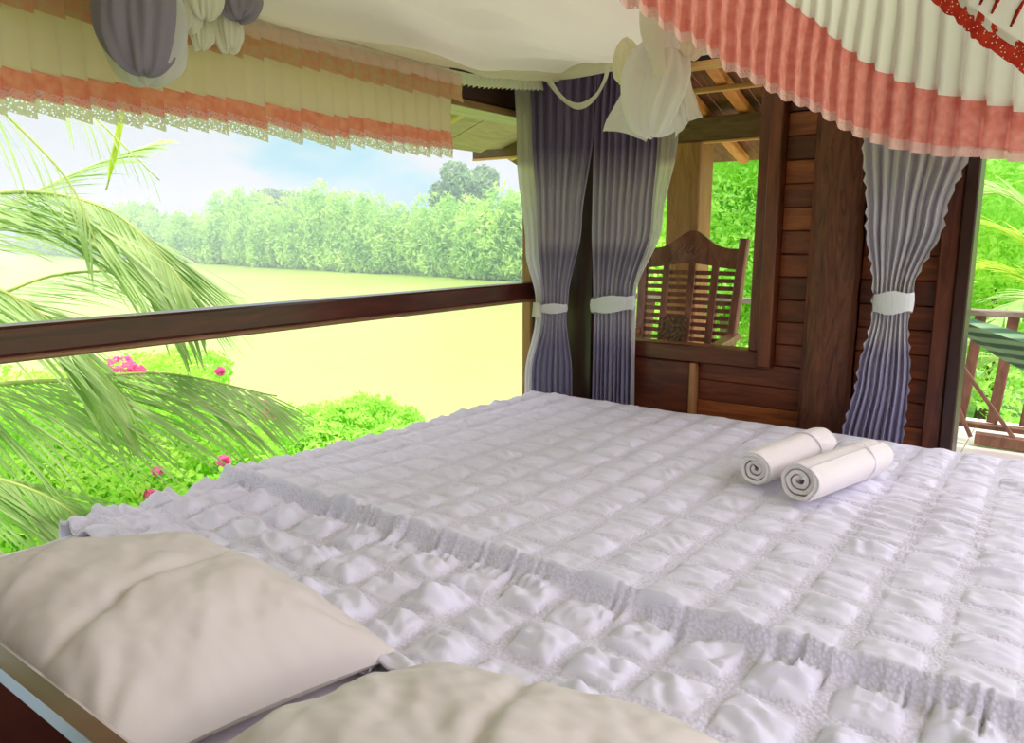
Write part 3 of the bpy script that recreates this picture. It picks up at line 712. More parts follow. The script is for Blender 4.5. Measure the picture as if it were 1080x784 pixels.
m = MB(); m.grid(bag(cA+Vector((-.045, .032, -.004)), .070, .082, .120, 6, .10, 2.2, twist=2), wrap=True); part(m, 'gathered_net_outer_layer', M['netthin'], g1, True)
for (px, py, x, rx, rz, mt_, sd) in ((214, -6, -1.52, .030, .05, 'ruffle', 3.), (250, 0, -1.53, .045, .042, 'netlilac', 5.), (196, 12, -1.55, .028, .042, 'ruffle', 2.), (240, 30, -1.57, .026, .05, 'ruffle', 4.), (212, 34, -1.57, .020, .034, 'ruffle', 6.)):
    c_ = atx(px, py, x); m = MB(); m.grid(bag(c_, rx, rx*1.25, rz, 7, .14, sd), wrap=True); part(m, 'gathered_net', M[mt_], net, True)
# bundle at the far left corner of the canopy
YB = 1.86; cB = aty(692, 90, YB)
m = MB(); m.grid(bag((cB.x, cB.y, cB.z), .082, .075, .125, 6, .17, 3.3, tilt=(.05, 0), twist=7), wrap=True); g2 = part(m, 'gathered_net', M['netthin'], net, True)
def flap(pts, n=20, sag=.02, seed=0, seg=None):
    """quad patch between 4 world corners with soft folds"""
    a, b_, c_, d_ = [Vector(p) for p in pts]; P = []
    for j in range(n+1):
        P.append([tuple((a.lerp(b_, i/n)).lerp(d_.lerp(c_, i/n), j/n)+Vector((.012*fb(i*.2, j*.12, seed), -.02*math.sin(PI*i/n)*math.sin(PI*j/n)+.01*fb(i*.3, j*.1, seed+3), .012*math.sin(PI*i/n)*(j/n)))) for i in range(n+1)])
    return P
K = lambda px, py, x=-1.14: atx(px, py, x)
m = MB(); m.grid(flap([aty(660, 88, YB+.03), aty(686, 118, YB), aty(682, 150, YB+.02), aty(634, 139, YB+.03)], seed=1)); part(m, 'loose_flap', M['netthin'], g2, True)
m = MB(); m.grid(flap([aty(712, 78, YB+.03), aty(727, 80, YB+.04), aty(740, 124, YB+.04), aty(712, 146, YB)], seed=4)); part(m, 'loose_flap', M['netthin'], g2, True)
# central tail of the knot
tl = spline([aty(688, 8, YB-.07), aty(690, 40, YB-.09), aty(694, 60, YB-.08), aty(697, 84, YB-.07)], 30)
m = MB(); P = []
for k, p in enumerate(tl):
    t = k/30; r_ = lerp(.030, .015, t)*(1+.15*math.sin(t*7))*(1 if t < .9 else 1-(t-.9)*6)
    P.append([(p.x+r_*math.cos(a)*(1+.18*math.cos(5*a+t*3)), p.y+.6*r_*math.sin(a), p.z) for a in [2*PI*i/40 for i in range(40)]])
m.grid(P, wrap=True); part(m, 'knot_tail', M['ruffle'], g2, True)
m = MB(); m.grid(flap([aty(675, 12, YB-.06), aty(722, 14, YB-.06), aty(716, 52, YB-.06), aty(683, 62, YB-.06)], seed=7)); part(m, 'loose_flap', M['ruffle'], g2, True)
# side lobes of gathered cloth running into the canopy corner
for (px, py, y_, rx, rz, sd) in ((660, 66, YB+.02, .032, .06, 1.2), (724, 50, YB+.02, .040, .03, 2.4)):
    c_ = aty(px, py, y_); m = MB(); m.grid(bag(c_, rx, rx, rz, 6, .12, sd), wrap=True); part(m, 'gathered_net', M['net'], g2, True)
# slack strap between the canopy edge and the bundle
st = spline([aty(p_[0], p_[1], 2.375) for p_ in ((574, 74), (581, 88), (596, 106), (612, 112), (628, 102), (638, 84), (641, 70))], 50)
m = MB(); P = []
for k, p in enumerate(st):
    w = .018+.004*math.sin(k*.3); tng = (st[min(k+1, 50)]-st[max(k-1, 0)]).normalized(); nrm = Vector((tng.z*-.6, .2, abs(tng.x)+.3)).normalized()
    P.append([tuple(p+nrm*w*(q_-.5)*1.1+Vector((0, .004*math.sin(q_*6), 0))) for q_ in (0, .2, .4, .6, .8, 1)])
m.grid(P); part(m, 'slack_strap', M['ruffle'], net, True)

# ================================================================ CHAIR ON THE VERANDA
ch = thing('armchair', (-1.462, 3.12, 0), 'carved wooden armchair with a slatted back on the veranda, seen through the back window', 'chair', rz=math.radians(3))
def cpart(mb, name, mat=None, parent=None, smooth=False):
    o = mb.build(name, mat or M['chair'], parent or ch, smooth); return o
def rake(z): return .22+.16*(z-.42)          # y of the back plane
HB = lambda z: .215+.03*(z-.42)/.7
for s in (-1, 1):
    m = MB(); m.beam((s*HB(.42), rake(.42)-.03, .0), (s*HB(.42), rake(.42), .42), .045, .05, (0, 1, 0)); m.beam((s*HB(.42), rake(.42), .40), (s*HB(1.14), rake(1.14), 1.14), .04, .045, (0, 1, 0)); cpart(m, 'back_post')
    m = MB(); m.tube([(s*.26, -.22, 0), (s*.26, -.22, .12), (s*.26, -.22, .3), (s*.26, -.22, .44), (s*.26, -.22, .66)], [.018, .026, .02, .028, .02], 12); cpart(m, 'leg', smooth=True)
    m = MB(); m.beam((s*.265, -.27, .67), (s*.245, rake(.67), .70), .055, .03); m.tube([(s*.265, -.275, .64), (s*.265, -.285, .67), (s*.265, -.27, .685)], [.02, .028, .02], 10); cpart(m, 'armrest')
m = MB()
for i in range(7): m.box(-.245, .245, -.23+i*.065, -.23+i*.065+.055, .415, .435, .004)
cpart(m, 'seat')
m = MB(); m.box(-.26, .26, -.245, -.21, .36, .412); m.box(-.24, .24, .19, .22, .36, .412); m.box(-.26, -.23, -.2, .2, .36, .412); m.box(.23, .26, -.2, .2, .36, .412); cpart(m, 'seat_frame')
# crest rail: raised, scooped outline with carving
P0, P1 = [], []
nx = 60
for side, PP in ((-1, P0), (1, P1)):
    for k in range(11):
        row = []
        for i in range(nx+1):
            u = -1+2*i/nx; x = u*.232
            top = 1.095+.085*math.exp(-(u/.42)**2)+.0*abs(u); bot = 1.015+.012*math.cos(u*PI)
            z = lerp(bot, top, k/10); carve = 0
            if side < 0:
                rr = math.hypot(x/.11, (z-1.09)/.05)
                carve = .006*max(0, 1-rr)*(1+math.sin(x*260)*math.cos(z*240))
            row.append((x, rake(z)+side*.014-(carve if side < 0 else 0), z))
        PP.append(row)
m = MB(); m.grid(P0); m.grid(P1[::-1]); m.grid([P0[-1], P1[-1]]); m.grid([P1[0], P0[0]]); m.grid([[r[0] for r in P1], [r[0] for r in P0]]); m.grid([[r[-1] for r in P0], [r[-1] for r in P1]])
cpart(m, 'crest_rail', smooth=False)
for i in range(15):
    z = .50+i*.0345; m = MB(); m.beam((-HB(z)+.02, rake(z), z), (HB(z)-.02, rake(z), z), .012, .020, (0, 0, 1)); cpart(m, 'back_slat')
for x in (-.115, .012, .125):
    m = MB(); m.beam((x*.95, rake(.44)-.011, .44), (x, rake(1.03)-.011, 1.03), .034, .010, (0, 1, 0)); cpart(m, 'back_splat')
# patterned reflection shaped as a raised grey panel, low on the back, left of centre
m = MB(); n = 44; P = []
for j in range(n+1):
    row = []
    for i in range(n+1):
        x = -.125+.135*i/n; z = .50+.27*j/n
        hgt = .007*(math.sin(x*150+3*math.sin(z*60))*math.cos(z*130+2*math.sin(x*90)))
        row.append((x, rake(z)-.022-hgt, z))
    P.append(row)
m.grid(P); m.box(-.128, .013, rake(.5)-.012, rake(.5)+.002, .495, .51); cpart(m, 'reflection_panel', M['greywood'])

# ================================================================ VERANDA RAILING, HAMMOCK
rl = thing('veranda_railing', (-.2, 4.95, 0), 'brown wooden railing with slanted balusters along the veranda edge, beyond the doorway', 'railing')
m = MB(); m.beam((-3.0, 4.95, .735), (1.4, 4.95, .735), .07, .035); part(m, 'top_rail', M['railtop'], rl)
m = MB(); m.beam((-3.0, 4.93, .115), (1.4, 4.93, .09), .06, .03); part(m, 'bottom_rail', M['railing'], rl)
m = MB(); m.beam((-.36, 4.84, .045), (1.2, 4.84, .02), .05, .07); part(m, 'base_board', M['railing'], rl)
x = -2.9
while x < 1.3:
    m = MB(); m.beam((x-.03, 4.95, .12), (x+.018, 4.95, .72), .055, .03, (0, 1, 0)); part(m, 'baluster', M['railing'], rl); x += .155
m = MB(); m.beam((-.47, 4.83, .46), (-.17, 4.83, .06), .02, .022, (0, 1, 0)); part(m, 'brace', M['railing'], rl)
m = MB(); m.beam((-.52, 4.83, .34), (-.38, 4.83, .05), .02, .022, (0, 1, 0)); part(m, 'brace', M['railing'], rl)
mh, nt, out = new_mat('green_striped_hammock_cloth'); b = bsdf(nt, out, .85, .2)
wv = nt.nodes.new('ShaderNodeTexWave'); wv.inputs['Scale'].default_value = 7; wv.bands_direction = 'Z'; wv.inputs['Distortion'].default_value = .6; nt.links.new(coords(nt), wv.inputs[0])
nt.links.new(ramp(nt, wv.outputs[0], [(.3, rgb(70, 104, 78)), (.7, rgb(136, 168, 128))]), b.inputs['Base Color'])
hk = thing('hammock', (0, 4.2, .6), 'green striped hammock slung across the veranda, seen at the right edge', 'hammock')
P = []
A0, A1 = Vector((-.62, 4.35, .86)), Vector((1.5, 4.15, 1.0))
for i in range(61):
    u = i/60; c_ = A0.lerp(A1, u); sg = .50*(1-(2*u-1)**2); wid = .035+.30*math.sin(PI*u)**.8; row = []
    for k in range(25):
        t = -1+2*k/24; row.append((c_.x, c_.y+wid*.75*t, c_.z-sg*(1-.45*t*t)-.02+.008*math.cos(t*16+u*5)))
    P.append(row)
m = MB(); m.grid(P); part(m, 'sling', mh, hk, True)
m = MB(); m.tube([A0, (-.66, 4.352, .875), (-.80, 4.36, 1.02)], .008, 8); part(m, 'rope', M['railing'], hk, True)
m = MB(); m.tube([A1, (1.6, 4.14, 1.1)], .008, 8); part(m, 'rope', M['railing'], hk, True)
m = MB(); m.box(-.88, -.78, 4.30, 4.42, -.03, 1.6, .006); struct(m, 'veranda_post_right', M['railing'])

# ================================================================ LANDSCAPE
GZ = -1.6; WZ = -4.0
M['grass'] = leafm('grassy_bank', rgb(120, 170, 60), rgb(176, 216, 90), 0, 2)
M['earth'] = leafm('overgrown_ground', rgb(96, 150, 50), rgb(160, 206, 84), 0, 1.5)
P = []
for i in range(81):
    row = []
    for j in range(81):
        y = -30+j*1.6; x = -13+2.0*math.sin(y*.08)-abs(y)*.02
        u = i/80; X = lerp(x-6, 40, u**1.6); dd = X-x
        z = WZ-1.2 if dd < -4 else WZ+.3*dd/4-.1 if dd < 0 else lerp(WZ-.1, GZ, sm(dd/7))
        z += .15*fb(X*.5, y*.5, 1)
        row.append((X, y, z))
    P.append(row)
m = MB(); m.grid(P); g = m.build('near_riverbank', M['earth'], None, True); tag(g, None, None, None, 'structure')
mw, nt, out = new_mat('silty_yellow_green_river'); b = bsdf(nt, out, .30, .4)
n = nt.nodes.new('ShaderNodeTexNoise'); n.inputs['Scale'].default_value = 1.2; n.inputs['Detail'].default_value = 5; nt.links.new(coords(nt, (.3, .8, 1)), n.inputs[0])
n2 = nt.nodes.new('ShaderNodeTexNoise'); n2.inputs['Scale'].default_value = .05; n2.inputs['Detail'].default_value = 3; nt.links.new(coords(nt), n2.inputs[0])
nt.links.new(ramp(nt, n2.outputs[0], [(.35, rgb(152, 184, 66)), (.65, rgb(172, 200, 88))]), b.inputs['Base Color'])
bump(nt, b, n.outputs[0], .25, .08)
m = MB(); m.grid([[(-600+i*30, -200+j*30, WZ) for i in range(21)] for j in range(21)]); w = m.build('river', mw); tag(w, None, None, None, 'structure')
# far bank
bank = [(-420, 190), (-330, 128), (-230, 98), (-147, 87), (-110, 80.5), (-79, 76.5), (-53, 72.5), (-38, 66), (-25, 60), (-5, 66), (30, 80)]
P = []
for k, (a, b_) in enumerate([(0, -.2), (1.5, .5), (6, 1.5), (30, 2.5), (200, 4)]):
    P.append([(x-a*.1, y+a, WZ+b_) for x, y in [(p.x, p.y) for p in spline([(q_[0], q_[1], 0) for q_ in bank], 60)]])
m = MB(); m.grid(P); g = m.build('far_riverbank', M['grass'], None, True); tag(g, None, None, None, 'structure')

def leaf_cloud(blobs, n, size, up=.3, elong=1.6, seed=0, shell=.55, droop=0):
    """blobs: (cx,cy,cz,rx,ry,rz,weight)"""
    R = np.random.default_rng(seed); w = np.array([b_[6] for b_ in blobs], float); w /= w.sum()
    k = R.choice(len(blobs), n, p=w); B = np.array([b_[:6] for b_ in blobs])[k]
    d = R.normal(size=(n, 3)); d /= np.linalg.norm(d, axis=1)[:, None]; r = R.random(n)**.33*(1-shell)+shell
    r *= 1+.12*np.sin(d[:, 0]*9+k)*np.cos(d[:, 2]*7+d[:, 1]*8)
    c = B[:, :3]+d*B[:, 3:]*r[:, None]
    nr = d*.6+R.normal(size=(n, 3))*.6+np.array([0, 0, up]); nr /= np.linalg.norm(nr, axis=1)[:, None]
    t = np.cross(nr, R.normal(size=(n, 3))); t[:, 2] -= droop; t /= np.linalg.norm(t, axis=1)[:, None]; bt = np.cross(nr, t)
    s = (size*(.6+.8*R.random(n)))[:, None]; L = s*elong
    V = np.stack([c-t*L*.5, c+bt*s*.32, c+t*L*.5, c-bt*s*.32], axis=1)
    return V
M['far1'] = leafm('far_bamboo_leaves', rgb(150, 204, 96), rgb(206, 242, 126), .35, .25)
M['far2'] = leafm('distant_tree_leaves', rgb(110, 150, 96), rgb(150, 190, 120), .3, .4)
M['trunk'] = wood('grey_brown_trunk', rgb(96, 80, 62), rgb(140, 120, 96), (4, 4, 1), rough=.8, coat=0)
def clump_mesh(seed, h=14, r=3.6, n=9500, size=.40):
    R = random.Random(seed); bl = []
    for k in range(16):
        a = R.random()*2*PI; rr = r*R.random()**.5*.75; hh = h*(.45+.5*R.random())
        bl.append((rr*math.cos(a), rr*math.sin(a), hh*.62, 1.3+R.random()*.9, 1.3+R.random()*.9, hh*.42, 1))
        bl.append((rr*1.25*math.cos(a), rr*1.25*math.sin(a), hh*.3, 1.6, 1.6, hh*.32, .8))
    V = leaf_cloud(bl, n, size, .25, 2.2, seed, .5, .5)
    V[:, :, 2] = np.maximum(V[:, :, 2], 0.0)
    return V
def tree_obj(name, V, mat, loc, label, cat, group=None, trunk=None, scale=1, rz=0):
    me = quads_mesh(V); t = thing(name, loc, label, cat, group, rz)
    o = link('foliage', me, mat, t)
    if trunk:
        m = MB(); m.tube([(0, 0, 0), (.1, .05, trunk*.5), (0, 0, trunk)], [trunk*.05, trunk*.035, trunk*.02], 8); x = m.build('trunk', M['trunk'], t, True)
    t.scale = (scale,)*3; return t
def copy_tree(t, loc, rz, sc, label=None):
    r = t.copy(); COL.objects.link(r); r.location = loc; r.rotation_euler[2] = rz; r.scale = sc
    if label: r['label'] = label
    for c_ in list(t.children):
        k = c_.copy(); COL.objects.link(k); k.parent = r
    return r
bs = spline([(q_[0], q_[1], 0) for q_ in bank], 200)
protos = [tree_obj('bamboo_clump', clump_mesh(20+i), M['far1'], (0, 0, 0), 'leafy bright green bamboo clump in the row along the far riverbank', 'bamboo', 'bamboo clumps on the far bank', 7) for i in range(4)]
acc = 0; used = 0
for i in range(1, 201):
    acc += (bs[i]-bs[i-1]).length
    if acc < 4.2: continue
    acc = 0; p = bs[i]; k = used % 4; hs = .72+.42*random.random()
    if p.x < -200: hs *= 1.05
    loc = (p.x+random.uniform(-1, 1), p.y+2.2+random.uniform(-1, 1.5), WZ); sc = (1.05, 1.05, hs)
    if used < 4: t = protos[used]; t.location = loc; t.rotation_euler[2] = random.random()*6; t.scale = sc
    else: copy_tree(protos[k], loc, random.random()*6, sc)
    used += 1
# tall individual trees behind the bamboo
def crown(seed, r, h, n, size):
    R = random.Random(seed); bl = []
    for k in range(14):
        a = R.random()*2*PI; rr = r*.62*R.random()**.5
        bl.append((rr*math.cos(a), rr*math.sin(a), h-r*.75+R.uniform(-.35, .5)*r, r*.42, r*.42, r*.33, 1))
    bl.append((0, 0, h-r, r*.75, r*.75, r*.5, 2))
    return leaf_cloud(bl, n, size, .3, 1.4, seed, .6)
for px, py, d, r, h, lb, sd in ((489, 172, 118, 5.5, 15.2, 'tall round-crowned tree rising above the bamboo, left of the curtains', 1), (283, 196, 190, 6.5, 17, 'hazy rounded tree above the bamboo line, right of the small dark one', 2), (318, 204, 195, 6, 15, 'lower hazy tree touching the rounded tree on the horizon', 3), (156, 216, 230, 6.0, 13.5, 'small dark distant tree at the left end of the treeline', 4)):
    top = atd(px, py, d); h = top.z-WZ
    tree_obj('round_crowned_tree', crown(sd, r, h, 14000, .45), M['far2'], (top.x, top.y, WZ), lb, 'tree', None, h*.7)

hm = bpy.data.materials.new('river_haze'); hm.use_nodes = True; hn = hm.node_tree; hn.nodes.clear()
ho = hn.nodes.new('ShaderNodeOutputMaterial'); vs = hn.nodes.new('ShaderNodeVolumeScatter'); vs.inputs['Density'].default_value = .0034; vs.inputs['Color'].default_value = (.78, 1, 1, 1); vs.inputs['Anisotropy'].default_value = .2
hn.links.new(vs.outputs[0], ho.inputs['Volume'])
m = MB(); m.add([(x, y, z) for x in (-330, -16) for y in (14, 150) for z in (-3.95, 16)], [(0,1,3,2), (4,6,7,5), (0,4,5,1), (2,3,7,6), (0,2,6,4), (1,5,7,3)]); hz_ = m.build('haze', hm); tag(hz_, 'thin pale haze hanging over the river and far bank', 'haze', None, 'stuff')
# trees beyond the veranda, seen through the back window and the doorway
M['near_tree'] = leafm('yellow_green_bush_leaves', rgb(192, 236, 100), rgb(226, 252, 140), .5, 1.2)  # yellower leaf tone, alternated from tree to tree
M['near_tree2'] = leafm('deep_green_leaves', rgb(172, 226, 112), rgb(212, 246, 140), .5, 1.2)
spots = [(725, 205, 16, 2.2, 1.9, 'light green leafy tree beyond the veranda, left of the tan post'), (765, 190, 13, 3.4, 2.2, 'bright green tree filling the back window beside the tan post'), (835, 185, 15, 3.6, 2.4, 'leafy green tree beyond the wall, right of the back window'), (930, 180, 15, 3.6, 2.4, 'green tree beyond the wall and curtain'), (1060, 200, 13, 3.6, 1.9, 'green tree seen above the railing at the right edge'), (1160, 190, 14, 4, 2.4, 'green tree beyond the right edge')]
for i, (px, py, d, r, hh, lb) in enumerate(spots):
    c_ = atd(px, py, d); R = random.Random(i+50); bl = []
    for k in range(34):
        a = R.random()*2*PI; rr = r*R.random()**.5*.8; zz = R.uniform(.6, 1)*(c_.z+2.6-GZ) if k < 20 else R.uniform(.1, .6)*(c_.z+2.6-GZ)
        bl.append((rr*math.cos(a), rr*math.sin(a), zz, .9, .9, .6, 1))
    tree_obj('leafy_tree', leaf_cloud(bl, 48000, .065, .35, 1.7, i+9, .45), M['near_tree' if i % 2 else 'near_tree2'], (c_.x, c_.y, GZ), lb, 'tree', None, 2.0)

# shrubs on the near bank ---------------------------------------------------
def shrub(name, blobs, n, size, mat, label, cat, seed, elong=1.6):
    B = []
    for (px, py, d, rx, rz, w) in blobs:
        c_ = atd(px, py, d); B.append((c_.x, c_.y, c_.z, rx, rx, rz, w))
    cx = sum(b_[0] for b_ in B)/len(B); cy = sum(b_[1] for b_ in B)/len(B)
    zz = min(b_[2]-b_[5] for b_ in B); base = (cx, cy, zz)
    V = leaf_cloud(B, n, size, .4, elong, seed, .35)-np.array(base)
    t = thing(name, base, label, cat); link('foliage', quads_mesh(V), mat, t)
    m = MB()
    for b_ in B[:10]:
        p = Vector(b_[:3])-Vector(base); m.tube([(0, 0, -.3), (p.x*.4, p.y*.4, p.z*.6), p], [.03, .02, .008], 6)
    m.build('stem', M['trunk'], t, True)
    return t
M['bough'] = leafm('bougainvillea_leaves', rgb(162, 226, 76), rgb(212, 246, 116), .5, 3)
M['bush'] = leafm('lime_bush_leaves', rgb(166, 226, 84), rgb(208, 246, 124), .5, 3)
M['pink'] = leafm('pink_bracts', rgb(238, 96, 170), rgb(250, 150, 200), .5, 20)
bg = shrub('bougainvillea', [(40, 470, 6.5, .85, .55, 3), (110, 455, 7, .8, .55, 3), (170, 430, 7.5, .6, .45, 1.6), (190, 480, 6.6, .7, .5, 3), (100, 540, 5.8, .8, .5, 3), (10, 560, 5.4, .8, .5, 3), (40, 520, 6, .8, .5, 3), (200, 395, 8.2, .4, .3, .8), (150, 400, 8, .5, .25, 1), (250, 520, 6.2, .55, .4, 1.6), (-60, 500, 6, .9, .7, 2)], 60000, .042, M['bough'], 'bougainvillea bush with pink blossoms below the palm fronds', 'shrub', 71)
for (px, py, d, r) in ((128, 386, 6.2, .10), (146, 392, 6.25, .06), (284, 436, 5.6, .055), (280, 428, 5.6, .035), (166, 497, 5.4, .035), (236, 486, 5.5, .045), (150, 520, 5.3, .035), (110, 408, 6.0, .045), (232, 392, 6.3, .03), (160, 522, 5.1, .03), (60, 570, 4.9, .05)):
    c_ = atd(px, py, d); V = leaf_cloud([(0, 0, 0, r, r, r*.8, 1)], int(26+r*900), .045, .2, 1.1, int(px), .2)
    o = link('blossom', quads_mesh(V), M['pink'], bg); o.location = c_-Vector(bg.location)
shrub('lime_bush', [(300, 462, 12, .7, .5, 1), (345, 462, 12, .75, .55, 1.2), (385, 455, 12.2, .7, .6, 1.4), (420, 458, 12.4, .5, .5, .8), (330, 490, 11.5, 1.1, .7, 1.5), (400, 500, 11.5, 1.0, .8, 1.5), (250, 470, 11, .8, .7, 1.2)], 34000, .055, M['bush'], 'bright lime green bush at the water edge, nearest the bed', 'shrub', 77, 2.2)
m = MB(); stm = [atd(500, 470, 11.5), atd(494, 440, 11.5), atd(505, 418, 11.6)]
sp_ = shrub('low_bush', [(470, 500, 11, .9, .7, 1), (540, 500, 11.5, .9, .6, 1)], 9000, .075, M['bush'], 'low green bush hidden mostly behind the bed edge', 'shrub', 79, 2.2)

# coconut palm ------------------------------------------------------------------
M['frond'] = leafm('palm_leaflets', rgb(158, 194, 112), rgb(210, 230, 164), .45, 3, .4)
M['frondy'] = leafm('young_palm_leaflets', rgb(196, 220, 70), rgb(226, 240, 120), .5, 3, .4)
M['rachis'] = leafm('palm_midrib', rgb(150, 176, 84), rgb(196, 204, 120), 0, 3, .5)
def frond_mesh(pts, n, length, width, side_bias, droop, r0=.016, lean=None, seed=1, both=True):
    """leaflets as V-folded tapering blades along a midrib"""
    R = random.Random(seed); mid = spline(pts, 60); V = []; rb_ = MB()
    rb_.tube(mid, [lerp(r0, .003, i/60) for i in range(61)], 8)
    lb = MB(); lean = Vector(lean) if lean else None
    for k in range(n):
        t = .10+.88*k/n; u = t*60; i = min(int(u), 59); p = mid[i].lerp(mid[i+1], u-i); tg = (mid[i+1]-mid[i]).normalized()
        sd = tg.cross(Vector((0, 0, 1))).normalized()
        for s in ((1, -1) if both else (1,)):
            L = length*(math.sin(PI*min(1, .12+t*.86))**.55)*(.85+.3*R.random())
            d = (tg*(.95+.2*t)+sd*s*side_bias+Vector((0, 0, -.15+.25*R.random()))+Vector((R.uniform(-.08, .08),)*3))
            if lean: d += lean
            d.normalize(); prev = p; seg = 6; w0 = width*(.8+.4*R.random()); rows = []
            pos = p.copy(); dd = d.copy(); tw = sd.cross(dd).cross(dd).normalized()
            for j in range(seg+1):
                q_ = j/seg; w = w0*(math.sin(PI*(.10+.88*q_))**.7)*.5
                sv = dd.cross(Vector((.2, .1, 1))).normalized()
                rows.append([pos-sv*w, pos+Vector((0, 0, w*.5)), pos+sv*w])
                dd = (dd+Vector((0, 0, -droop*(.4+q_)))*(1/seg)*2).normalized(); pos = pos+dd*(L/seg)
            lb.grid(rows)
    return rb_, lb
palm_c = atd(-260, 330, 4.6)
palm = thing('coconut_palm', (palm_c.x, palm_c.y, GZ), 'coconut palm with long feathery fronds reaching in from the left', 'palm')
def F(pts, n, L, w, sb, dr, mat='frond', **k):
    rb_, lb = frond_mesh(pts, n, L, w, sb, dr, **k)
    o = part(lb, 'frond', M[mat], palm, False); part_mid = part(rb_, 'midrib', M['rachis'], palm, True)
    mp = part_mid; mp.parent = o
    return o
CR = palm_c
F([CR, atd(-90, 225, 4.5), atd(30, 203, 4.3), atd(125, 228, 4.0), atd(205, 312, 3.8)], 84, .95, .022, .55, .12, lean=(.02, .05, -.55), seed=1)
F([CR, atd(-80, 400, 4.4), atd(50, 402, 4.1), atd(170, 394, 3.9), atd(292, 418, 3.7)], 90, .85, .020, .50, .12, lean=(.02, .05, -.5), seed=2)
F([CR, atd(-100, 260, 4.9), atd(0, 220, 5.0), atd(90, 178, 5.1), atd(172, 148, 5.2)], 60, .42, .02, .5, .2, lean=(.1, .1, .0), seed=3)
F([CR, atd(-120, 300, 4.2), atd(-20, 300, 4.0), atd(60, 345, 3.9), atd(140, 430, 3.8)], 64, .75, .020, .55, .12, lean=(.02, .05, -.5), seed=4)
F([CR, atd(-160, 60, 4.4), atd(-60, 70, 4.2), atd(62, 178, 4.0), atd(104, 262, 3.9)], 18, .55, .012, .45, .7, lean=(0, 0, -.3), seed=5, r0=.013)
F([CR, atd(-200, 30, 4.6), atd(0, 20, 4.6), atd(80, 104, 4.5), atd(168, 190, 4.4)], 24, .5, .010, .4, .8, lean=(0, 0, -.3), seed=6, r0=.010)
F([atd(112, 200, 4.7), atd(120, 170, 4.7), atd(126, 140, 4.7), atd(130, 104, 4.7)], 26, .26, .018, .8, .0, 'frondy', lean=(0, 0, .3), seed=7, r0=.005)
F([CR, atd(-120, 480, 4.2), atd(-20, 500, 4.0), atd(60, 530, 3.8), atd(150, 600, 3.6)], 70, .7, .02, .5, .12, lean=(.02, .05, -.45), seed=8)
F([CR, atd(-60, 330, 5.2), atd(60, 290, 5.4), atd(170, 290, 5.4), atd(262, 316, 5.4)], 60, .6, .018, .5, .12, lean=(.05, .1, -.45), seed=9)
m = MB(); m.tube([(CR.x-.3, CR.y-.1, GZ-.2), (CR.x-.1, CR.y, GZ+1.0), (CR.x, CR.y, CR.z-.05), (CR.x+.02, CR.y, CR.z+.12)], [.16, .12, .11, .05], 14); part(m, 'trunk', M['trunk'], palm, True)
# small palm beyond the railing
pc = Vector((.15, 7.6, .35))
palm2 = thing('young_palm', (pc.x, pc.y, GZ), 'young palm with arching fronds behind the veranda railing', 'palm')
palm_old = palm; palm = palm2
for k, (dx, dy, dz, ln) in enumerate([(-.95, -.5, .55, 1), (-.5, -1.0, .35, 1), (-1.1, .2, .9, 1), (-.8, -.9, .05, 1), (-.3, -.4, 1.2, 1), (-1.2, -.6, -.2, 1), (.7, -.6, .6, 1), (-.95, -.1, 1.15, 1)]):
    F([pc, pc+Vector((dx*.4, dy*.4, dz*.75)), pc+Vector((dx*.85, dy*.85, dz)), pc+Vector((dx*1.35, dy*1.35, dz*.72-.15))], 48, .42, .022, .5, .3, 'frond' if k % 2 else 'frondy', lean=(0, 0, .1), seed=20+k, r0=.012)
m = MB(); m.tube([(pc.x, pc.y, GZ-.1), (pc.x, pc.y, pc.z)], [.1, .07], 12); part(m, 'trunk', M['trunk'], palm2, True)

# ================================================================ LIGHT
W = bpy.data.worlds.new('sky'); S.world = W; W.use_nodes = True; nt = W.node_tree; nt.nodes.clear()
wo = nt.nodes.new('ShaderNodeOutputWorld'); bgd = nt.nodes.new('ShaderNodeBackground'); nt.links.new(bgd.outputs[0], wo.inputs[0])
tc = nt.nodes.new('ShaderNodeTexCoord'); mp = nt.nodes.new('ShaderNodeMapping'); mp.inputs['Scale'].default_value = (1, 1, 2.6); nt.links.new(tc.outputs['Generated'], mp.inputs[0])
cn = nt.nodes.new('ShaderNodeTexNoise'); cn.inputs['Scale'].default_value = 3.2; cn.inputs['Detail'].default_value = 6; cn.inputs['Roughness'].default_value = .5; nt.links.new(mp.outputs[0], cn.inputs[0])
skyc = ramp(nt, cn.outputs[0], [(.38, rgb(150, 234, 250)), (.47, rgb(200, 246, 252)), (.56, rgb(246, 254, 255))])
nt.links.new(skyc, bgd.inputs[0])
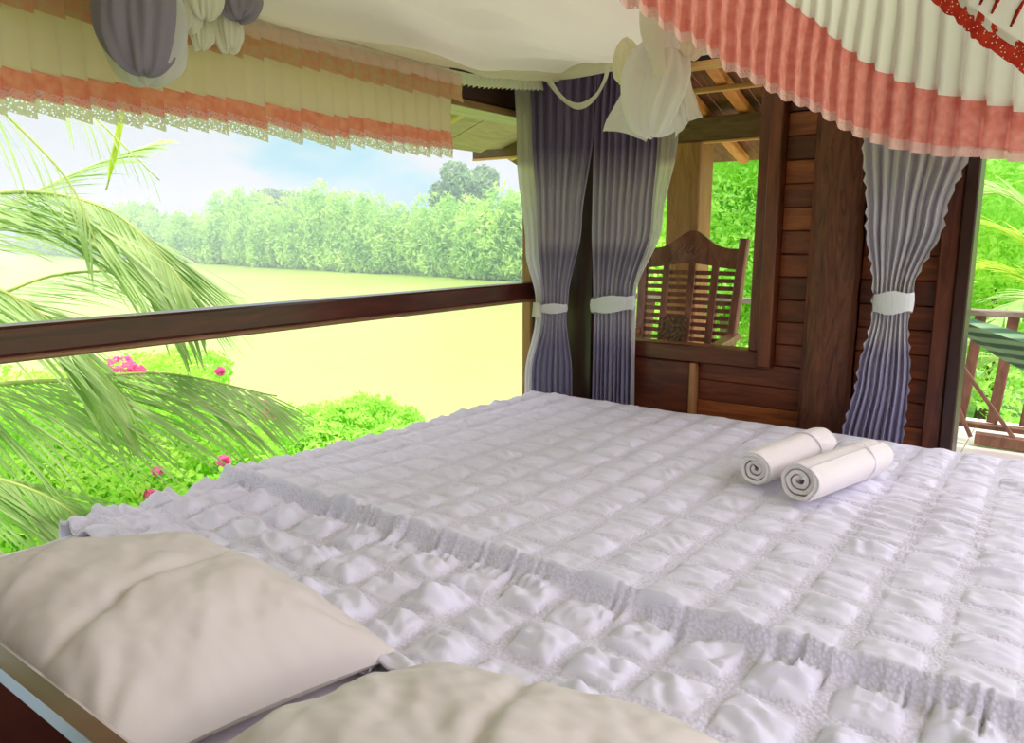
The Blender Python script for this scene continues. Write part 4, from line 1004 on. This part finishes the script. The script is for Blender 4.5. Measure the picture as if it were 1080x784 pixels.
# lilac-tinted brightness added to the unseen high and landward sky, lighting the room
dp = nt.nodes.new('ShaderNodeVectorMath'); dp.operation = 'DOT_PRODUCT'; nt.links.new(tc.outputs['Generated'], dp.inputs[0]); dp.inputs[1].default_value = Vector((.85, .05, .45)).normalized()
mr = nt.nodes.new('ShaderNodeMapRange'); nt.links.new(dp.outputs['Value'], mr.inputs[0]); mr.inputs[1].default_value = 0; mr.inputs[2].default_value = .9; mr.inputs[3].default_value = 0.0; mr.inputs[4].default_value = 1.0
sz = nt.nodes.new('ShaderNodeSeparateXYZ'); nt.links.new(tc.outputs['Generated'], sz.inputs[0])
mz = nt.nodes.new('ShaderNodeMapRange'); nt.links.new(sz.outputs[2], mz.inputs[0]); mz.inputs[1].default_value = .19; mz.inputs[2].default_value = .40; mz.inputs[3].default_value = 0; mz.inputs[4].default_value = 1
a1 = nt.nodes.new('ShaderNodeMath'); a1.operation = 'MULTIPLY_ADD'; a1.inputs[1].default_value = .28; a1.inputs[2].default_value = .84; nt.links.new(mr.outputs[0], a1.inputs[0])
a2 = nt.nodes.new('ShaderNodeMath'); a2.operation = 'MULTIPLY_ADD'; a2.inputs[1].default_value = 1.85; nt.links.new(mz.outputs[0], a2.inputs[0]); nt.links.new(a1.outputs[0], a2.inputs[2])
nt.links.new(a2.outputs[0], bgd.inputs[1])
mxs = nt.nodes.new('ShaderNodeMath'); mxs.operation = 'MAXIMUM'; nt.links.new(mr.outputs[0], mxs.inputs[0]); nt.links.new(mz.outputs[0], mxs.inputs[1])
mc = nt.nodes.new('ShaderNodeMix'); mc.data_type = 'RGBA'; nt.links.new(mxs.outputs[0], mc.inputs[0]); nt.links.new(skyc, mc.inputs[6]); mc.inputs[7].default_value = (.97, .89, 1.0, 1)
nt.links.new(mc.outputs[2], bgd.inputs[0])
sn = bpy.data.lights.new('sun', 'SUN'); so = bpy.data.objects.new('sun', sn); COL.objects.link(so)
sn.energy = 2.6; sn.angle = math.radians(2); sn.color = (1, .96, .86)
so.rotation_euler = (math.radians(28), math.radians(10), math.radians(30)); so.location = (0, 0, 20)
S.view_settings.view_transform = 'Standard'; S.view_settings.look = 'None'; S.view_settings.gamma = 1; S.view_settings.exposure = 0
S.view_settings.use_curve_mapping = False
